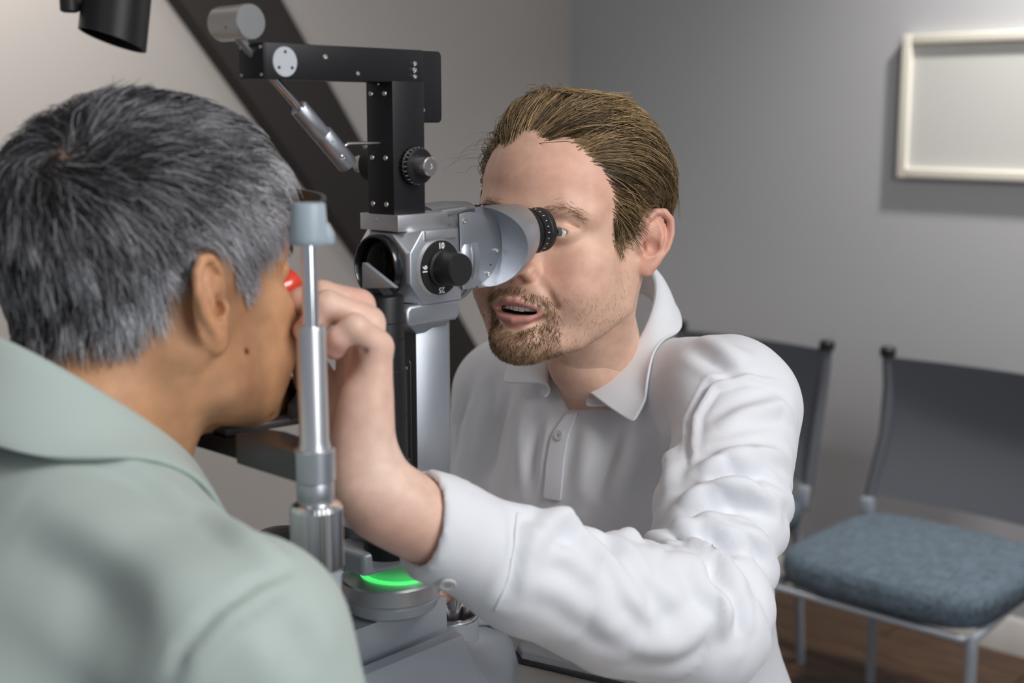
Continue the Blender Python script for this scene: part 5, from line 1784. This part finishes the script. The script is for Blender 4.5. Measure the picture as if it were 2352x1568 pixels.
DA.chain([shL, ebL, f3, f2, f1, P(905, 1163, .860)], [.030, .028, .028, .026, .0225, .0215], .01)
DA.chain([shR, ebR, wrR, wrR + (pal - wrR) * .6], [.030, .026, .020, .020], .01)
av, af = DA.mesh(2)
ac = np.tile(np.array([0.745, 0.465, 0.345]), (len(av), 1))
bv, bf_, bc = join_parts([(d_hv, hf, d_col), (kv, kf, kc), (av, af, ac), (lv, lf, lc), (rv, rf, rc)])
np_object('body', bv - DLOC, bf_, SKIN_M, DOC, bc)
# nail of the right thumb
tn = (P(1003, 1374, 1.088) - NP_C); 
nn = -ray(1003, 1374); nn = nn / np.linalg.norm(nn)
bmn = bmesh.new()
ol = [(.0046 * math.cos(a), .0058 * math.sin(a)) for a in np.linspace(0, 2 * math.pi, 20)[:-1]]
nu = np.cross(nn, ZV); nu /= np.linalg.norm(nu)
bm_prism(bmn, ol, Vector(P(998, 1372, 1.088) + nn * .0070 - DLOC), Vector(nu), Vector(np.cross(nu, nn) * -1), Vector(nn), .0009, .0004)
finish(bmn, 'fingernail', NAIL, DOC)

# ---- trousers, shoes and stool (below the frame)
hip = pelv.copy()
TR_ = Sculpt(hip + np.array([-.62, -.62, -.62]), hip + np.array([.30, .30, .08]), .010)
TR_.D[:] = 1.0
knz = .50
for s in (-1, 1):
    h0 = hip + BX * s * -.085 * -1 - ZV * .045
    kn = h0 - AX * .40 + BX * s * .09; kn[2] = knz
    an = kn + AX * .03; an[2] = .09
    TR_.chain([h0, kn, an], [.088, .066, .050], .03, m=.03, kk=.02)
TR_.ell(hip - ZV * .03, (.165, .135, .10), .04, R=RT)
pv, pf = TR_.mesh(2)
np_object('trousers', pv - DLOC, pf, cloth_mat('dark_trousers', (0.03, 0.032, 0.04), 160, .2), DOC)
for s in (-1, 1):
    kn = hip + BX * s * .085 - ZV * .045 - AX * .40 + BX * s * .09
    an = kn + AX * .03; an[2] = 0
    SH = Sculpt(an - .24, an + .24, .006)
    SH.chain([an + ZV * .05 + AX * .02, an + ZV * .045 - AX * .05, an + ZV * .032 - AX * .16], [.045, .042, .034], .02)
    SH.half(np.array([0, 0, 0.003]), -ZV)
    SH.half(an + ZV * .10, ZV)
    sv, sf = SH.mesh(1)
    np_object('shoe', sv - DLOC, sf, mat('black_leather', (0.012, 0.011, 0.010), .35), DOC)
ST = thing('stool', 'black round examiner stool under the man in white shirt', 'stool', (hip[0], hip[1], 0))
zs = hip[2] - .130
lathe('seat', ST, mat('black_vinyl', (0.015, 0.015, 0.016), .45), (0, 0, zs - .07), (0, 0, 1), [(.16, 0), (.185, .012), (.19, .035), (.18, .058), (.14, .068), (.05, .070)], 48)
lathe('gas_column', ST, M['chrome'], (0, 0, .07), (0, 0, 1), [(.03, 0), (.03, .18), (.022, .182), (.022, zs - .138)], 24)
for i in range(5):
    an = 2 * math.pi * i / 5 + .3
    d = Vector((math.cos(an), math.sin(an), 0))
    tube('foot', ST, M['chrome'], [Vector((0, 0, .10)) + d * .02, Vector((0, 0, .085)) + d * .12, Vector((0, 0, .062)) + d * .21], [.020, .017, .013], 12)
    bmc = bmesh.new()
    bm_lathe(bmc, Vector((0, 0, .0265)) + d * .21 + Vector((-d.y, d.x, 0)) * -.014, Vector((-d.y, d.x, 0)), [(.018, 0), (.0262, .004), (.0262, .024), (.018, .028)], 24)
    bm_lathe(bmc, Vector((0, 0, .045)) + d * .21, (0, 0, 1), [(.007, 0), (.007, .02)], 12)
    finish(bmc, 'castor', M['blackplastic'], ST)

# ------------------------------------------------------------------ hand lens with red rim
lens_p = P(655, 659, .893)
LN = thing('hand_lens', 'small red-rimmed lens held by fingertips at the patient\'s eye', 'lens', lens_p)
ldir = Vector(AX + np.array([0, 0, .25])).normalized()
m_red, nt_, b_ = new_mat('red_lens_rim')
b_.inputs['Base Color'].default_value = (0.75, 0.06, 0.03, 1); b_.inputs['Roughness'].default_value = .22
b_.inputs['Subsurface Weight'].default_value = .3; b_.inputs['Subsurface Radius'].default_value = (.01, .003, .002); b_.inputs['Coat Weight'].default_value = .6
lathe('rim', LN, m_red, -ldir * .008, ldir, [(.0085, .001), (.0100, 0), (.0108, .002), (.0118, .013), (.0112, .015), (.0100, .0155), (.0095, .013)], 40)
lathe('lens_glass', LN, glass_mat('clear_lens'), -ldir * .008, ldir, [(.0015, .004), (.0060, .0048), (.0088, .0068), (.0088, .0085), (.0060, .0108), (.0015, .0118)], 40)
# ================================================================== PATIENT
PAT = thing('person', 'patient with grey hair and sage green jacket, seen from behind', 'person', (-0.40, 0.62, 0.0))
PLOC = np.array(PAT.location)
P_SC = 0.96
PR = rot_from((math.sin(TH - math.radians(4)), math.cos(TH - math.radians(4)), 0), math.radians(2), math.radians(0))
ear_w = P(476, 692, .785)
P_O = ear_w - PR @ (np.array([.082, -.020, -.006]) * P_SC)
def p_w(p): return P_O + (np.asarray(p) * P_SC) @ PR.T
def p_l(w): return ((np.asarray(w) - P_O) @ PR) / P_SC
NBw = ins_w(-0.262, 0.0, 1.150)
S = Sculpt((-.108, -.165, -.21), (.108, .128, .128), .0017)
sculpt_head(S, 0.0, jaw=1.06, ear_flare=22)
# fuller cheeks and jaw
for s in (-1, 1):
    S.ell((s * .050, .030, -.066), (.022, .034, .030), .02)
pn = p_l(NBw); pn0 = np.array([0, -.030, -.045])
S.chain([pn0, pn0 + (pn - pn0) * .6, pn], [.056, .057, .060], .03, m=.02)
for s in (-1, 1):
    S.chain([(s * .058, -.025, -.040), pn + np.array([s * .028, .050, -.03])], [.016, .014], .018)
S.ell((0, .045, -.104), (.034, .034, .016), .02)
PS = S
qv, qf = S.mesh(2)
P_HAIR = [(.0650, .20), (.0650, .0800), (.0600, .0560), (.0520, .0330), (.0400, .0240), (.0330, .0100), (.0310, -.0020), (.0280, -.0110), (.0200, -.0130), (.0120, -.0040), (.0070, .0080), (.0020, .0240), (-.0120, .0310), (-.0280, .0260), (-.0390, .0080), (-.0440, -.0040), (-.0490, -.0140), (-.0560, -.0220), (-.0760, -.0260), (-.0950, -.0270), (-.30, -.0270), (-.30, .20)]
def p_hair(v):
    x, y, z = v.T; ax = np.abs(x)
    ye = y + .014 * np.exp(-((ax - .046) / .014) ** 2) * sstep(.045, .07, z)
    return poly_sd(ye, z, P_HAIR)
pcol = np.tile(np.array([0.56, 0.295, 0.155]), (len(qv), 1))
x, y, z = qv.T
w = 0.5 * sstep(.074, .084, np.abs(x)) * (z < .04)
pcol += (np.array([0.60, 0.29, 0.16]) - pcol) * w[:, None]
pcol += (np.array([0.44, 0.225, 0.10]) - pcol) * (0.5 * sstep(-.05, -.09, z) * sstep(.02, .05, y))[:, None]
pcol *= (1 + .05 * wnoise(qv, 120, 3, 3))[:, None]
for px, py, r in ((525, 800, .0018), (527, 921, .0017), (612, 640, .0011), (585, 770, .0010)):
    pass
phl = p_hair(qv)
pcol += (np.array([0.10, 0.085, 0.08]) - pcol) * (.80 * sstep(-.002, .008, phl))[:, None]
moles = [(.0660, .0150, -.0480), (.0500, .0420, -.0900)]
for mx_, my_, mz_ in moles:
    d = np.linalg.norm(qv - np.array([mx_, my_, mz_]), axis=1); i = np.argmin(d)
    d = np.linalg.norm(qv - qv[i], axis=1)
    pcol += (np.array([0.09, 0.035, 0.02]) - pcol) * (.9 * sstep(.0032, .0016, d))[:, None]
# short greying hair growing out of a whorl
rs = np.random.RandomState(8)
roots = pick_roots(qv, qf, lambda c: sstep(-.001, .004, p_hair(c)) * (np.abs(c[:, 0]) < .0785), 17000, 2)
WH = np.array([.018, -.072, .085])
rl = wnoise(roots, 170, 41, 2); rl2 = wnoise(roots, 380, 42, 2)
x_, y_, z_ = roots.T
topm = sstep(.030, .085, z_)
Lp = (0.017 + 0.013 * topm + .004 * sstep(-.05, .0, z_)) * (.75 + .5 * rs.rand(len(roots)))
front_sb = sstep(.006, .016, y_) * sstep(.036, .012, z_)
Lp = np.where(front_sb > .5, .0075, Lp)
hp = (0.0034 + 0.0072 * topm + .0018 * rl + .0012 * rl2 + .0016 * sstep(-.04, .02, z_)) * (.35 + .75 * rs.rand(len(roots)) ** .7)
hp = np.where(front_sb > .5, .0022, hp)
rootd = np.linalg.norm(roots - WH, axis=1)
def p_flow(p, n, t):
    d = p - WH
    r = np.linalg.norm(d, axis=1)[:, None] + 1e-6
    rad = d / r
    sw = np.cross(n, rad)
    out = rad * 1.0 + sw * (0.9 * np.exp(-(r / .045) ** 2))
    out[:, 2] += -0.75 * sstep(.06, .0, p[:, 2])
    out[:, 1] += 0.30 * sstep(.0, .06, p[:, 1]) * sstep(.03, .08, p[:, 2]) - .25 * sstep(.03, -.02, p[:, 2]) * sstep(.03, -.02, p[:, 1])
    out = out + np.stack([rl, rl2, -rl], 1) * .38
    return out
def p_lift(t): return hp * (1 - (1 - min(1.3 * t, 1)) ** 2) + .0004
pp = grow(PS, roots, p_flow, Lp, p_lift, 6, 17, 0.22, 0.08)
# colour: black on top, silver at the temple and around the ear
sil = .20 + .85 * sstep(.075, .015, z_) * sstep(-.11, .02, y_) + .55 * sstep(-.03, .025, y_) * sstep(.098, .055, z_)
sil = sil * (1 - .75 * sstep(-.01, -.045, z_) * sstep(.0, -.05, y_)) - .16 * topm * sstep(.03, -.03, y_)
sil = np.clip(sil + .30 * rl + .22 * rl2 + .26 * rs.normal(size=len(roots)), 0, 1)[:, None]
pc = np.array([0.018, 0.017, 0.020]) * (1 - sil) + np.array([0.66, 0.66, 0.70]) * sil
strands_mesh('hair', p_w(pp) - PLOC, 0.00030 + .00012 * rs.rand(len(roots)), pc, HAIR_M, PAT, .35)
# lashes / brow of the visible side
eb = pick_roots(qv, qf, lambda c: np.exp(-((c[:, 2] - (.0215 + .005 * sstep(.018, .038, np.abs(c[:, 0])) - .010 * sstep(.042, .056, np.abs(c[:, 0])))) / .0035) ** 2) * sstep(.012, .016, np.abs(c[:, 0])) * sstep(.060, .052, np.abs(c[:, 0])) * (c[:, 1] > .05), 500, 61)
sx = np.sign(eb[:, 0])
ebp = grow(PS, eb, lambda p, n, t: np.stack([sx, 0 * sx - .2, .2 - .5 * (np.abs(p[:, 0]) > .04)], 1), .008 + .003 * rs.rand(len(eb)), lambda t: .0022 * t + .0003, 4, 62, .25)
strands_mesh('eyebrows', p_w(ebp) - PLOC, np.full(len(eb), .0002), np.tile([.03, .028, .028], (len(eb), 1)), HAIR_M, PAT, .3)
for s in (-1, 1):
    make_eye(PAT, p_w((s * .0325, .0740, 0)) - PLOC, PR @ np.array([0, 1, 0]))

# ---- jacket
fP, rP = AX, BX
psR = P(555, 1500, .685); psL = ins_w(-.285, -.205, 1.075)
J = Sculpt((-.72, .28, .55), (.02, 1.05, 1.26), .0042)
ch = ins_w(-.350, 0, .930); pv_ = ins_w(-.440, 0, .66)
lp_ = math.radians(24)
RJ = np.stack([BX, -AX * math.cos(lp_) + ZV * math.sin(lp_), ZV * math.cos(lp_) + AX * math.sin(lp_)], 1)
J.ell(ch, (.185, .118, .215), 0, R=RJ, m=.05)
J.ell(pv_, (.180, .135, .20), .08, R=RJ, m=.03)
J.chain([psR - BX * .02, ins_w(-.290, .06, 1.096), ins_w(-.290, -.06, 1.096), psL + BX * .02], [.056, .060, .060, .056], .05, m=.03)
J.chain([ins_w(-.285, .11, 1.092), ins_w(-.275, .035, 1.128)], [.030, .030], .05, m=.02)
J.chain([ins_w(-.285, -.11, 1.092), ins_w(-.275, -.035, 1.128)], [.030, .030], .05, m=.02)
elR, elL = ins_w(-.235, .245, .800), ins_w(-.235, -.245, .800)
J.chain([psR, elR], [.0585, .054], .03, m=.02)
J.chain([psL, elL], [.0585, .054], .03, m=.02)
haR, haL = ins_w(-.06, .225, .885), ins_w(-.06, -.225, .885)
J.chain([elR, elR + (haR - elR) * .85], [.054, .040], .012, m=.02)
J.chain([elL, elL + (haL - elL) * .85], [.054, .040], .012, m=.02)
pnw0 = p_w(pn0)
J.chain([NBw + (pnw0 - NBw) * -.05, NBw + (pnw0 - NBw) * .9], [.050, .062], .004, '-', m=.01)
J.half(np.array([0, 0, .585]), -ZV)
jv, jf = J.mesh(3)
JF = [
    ([(392, 1566), (430, 1490), (500, 1410), (590, 1345), (690, 1305)], .0060, -.0035),
    ([(412, 1566), (455, 1490), (520, 1418), (600, 1358), (700, 1318)], .0080, .0028),
    ([(60, 1150), (200, 1200), (360, 1290), (480, 1400)], .020, .0030),
    ([(470, 1160), (560, 1230), (660, 1300)], .010, .0030),
    ([(20, 1250), (160, 1330), (280, 1450), (330, 1560)], .022, -.0030),
    ([(620, 1400), (680, 1470), (700, 1560)], .014, -.0030),
    ([(200, 1050), (330, 1110), (430, 1180)], .010, -.0030),
]
jv = fold_apply(jv, jf, JF)
jv = jv + vnormals(jv, jf) * (0.0012 * wnoise(jv, 32, 71, 3))[:, None]
JM = cloth_mat('sage_green_jacket_cloth', (0.42, 0.49, 0.46), 500, 0.10, .85)
np_object('jacket', jv - PLOC, jf, JM, PAT)
# collar
PC0 = ins_w(-.258, 0, 1.172)
def pring(phi, rf=.060, rl=.062, tilt=.052):
    p = math.radians(phi)
    return PC0 + rf * math.cos(p) * fP + rl * math.sin(p) * rP - tilt * math.cos(p) * ZV
rows = []
for ph in list(range(16, 345, 14)):
    F_ = pring(ph); p = math.radians(ph)
    outw = math.cos(p) * fP + math.sin(p) * rP
    fr = sstep(70, 16, min(ph, 360 - ph))
    E_ = F_ + outw * (.034 - .012 * float(fr)) - ZV * (.050 + .012 * float(fr)) + fP * .012 * float(fr)
    rows.append([F_ - outw * .001 - ZV * .050, F_ - outw * .004 - ZV * .016, F_ - ZV * .002, F_ + outw * .005 + ZV * .001, F_ * .68 + E_ * .32 + outw * .005, F_ * .35 + E_ * .65 + outw * .004, E_ * .93 + F_ * .07 + outw * .002, E_])
push_out(J, rows, 3, .005)
strip_surface(rows, 'collar', JM, PAT, .0038, True, PLOC)
# hands on the grips and the trunk under the jacket
def simple_hand(tip, wrist, side):
    Hs = Sculpt(np.minimum(tip, wrist) - .09, np.maximum(tip, wrist) + .09, .0030)
    Hs.chain([wrist, tip], [.026, .024], .01)
    Hs.ell(tip, (.030, .036, .028), .02, R=RT)
    for i in range(4):
        k0 = tip + AX * .02 + ZV * (.022 - .015 * i)
        Hs.chain([k0, k0 + AX * .022 - BX * side * .006, k0 + AX * .016 - BX * side * .030, k0 - AX * .004 - BX * side * .034], [.0105, .0095, .0088, .0078], .004)
    Hs.chain([tip + ZV * .012 - BX * side * .012, tip + AX * .012 + ZV * .030 - BX * side * .030, tip + AX * .030 + ZV * .026 - BX * side * .040], [.012, .011, .0085], .008)
    return Hs.mesh(2)
h1 = simple_hand(haR, elR + (haR - elR) * .7, 1)
h2 = simple_hand(haL, elL + (haL - elL) * .7, -1)
pcs = lambda v: np.tile(np.array([0.46, 0.22, 0.09]), (len(v), 1))
AR = Sculpt(np.array([-.72, .28, .70]), np.array([.02, 1.10, 1.20]), .006)
AR.chain([psL, NBw - ZV * .02, psR], [.030, .045, .030], .03)
for a0_, a1_, a2_ in ((psR, elR, haR), (psL, elL, haL)):
    AR.chain([a0_, a1_, a2_], [.034, .030, .024], .01)
av, af = AR.mesh(2)
bv, bf_, bc = join_parts([(p_w(qv), qf, pcol), (av, af, pcs(av)), (h1[0], h1[1], pcs(h1[0])), (h2[0], h2[1], pcs(h2[0]))])
np_object('body', bv - PLOC, bf_, skin_mat('patient_skin', .10, .50), PAT, bc)
# trousers, shoes
hipP = pv_ - ZV * .07
TP = Sculpt(hipP + np.array([-.40, -.40, -.60]), hipP + np.array([.75, .75, .16]), .011)
for s in (-1, 1):
    h0 = hipP + BX * s * .09 - ZV * .02
    kn = h0 + AX * .36 + BX * s * .13; kn[2] = .50
    an = kn + AX * .02; an[2] = .09
    TP.chain([h0, kn, an], [.090, .068, .050], .03, m=.03, kk=.02)
TP.ell(hipP, (.175, .14, .11), .04, R=RT)
pv2, pf2 = TP.mesh(2)
np_object('trousers', pv2 - PLOC, pf2, cloth_mat('navy_trousers', (0.03, 0.036, 0.055), 160, .2), PAT)
for s in (-1, 1):
    h0 = hipP + BX * s * .09; an = h0 + AX * .38 + BX * s * .13; an[2] = 0
    SH = Sculpt(an - .26, an + .26, .006)
    SH.chain([an + ZV * .05 - AX * .02, an + ZV * .045 + AX * .05, an + ZV * .032 + AX * .16], [.045, .042, .034], .02)
    SH.half(np.array([0, 0, 0.003]), -ZV); SH.half(an + ZV * .10, ZV)
    sv, sf = SH.mesh(1)
    np_object('shoe', sv - PLOC, sf, mat('brown_leather', (0.05, 0.025, 0.014), .4), PAT)
EC_ = thing('patient_stool', 'round padded stool under the patient in green jacket', 'stool', (hipP[0], hipP[1], 0))
zs = hipP[2] - .112
lathe('seat', EC_, mat('grey_vinyl', (0.10, 0.11, 0.12), .45), (0, 0, zs - .07), (0, 0, 1), [(.16, 0), (.185, .012), (.19, .035), (.18, .058), (.14, .068), (.05, .070)], 48)
lathe('column', EC_, M['chrome'], (0, 0, .02), (0, 0, 1), [(.035, 0), (.035, .20), (.024, .202), (.024, zs - .088)], 24)
lathe('base', EC_, M['castgrey'], (0, 0, 0), (0, 0, 1), [(.24, 0), (.24, .012), (.20, .022), (.05, .03)], 48)
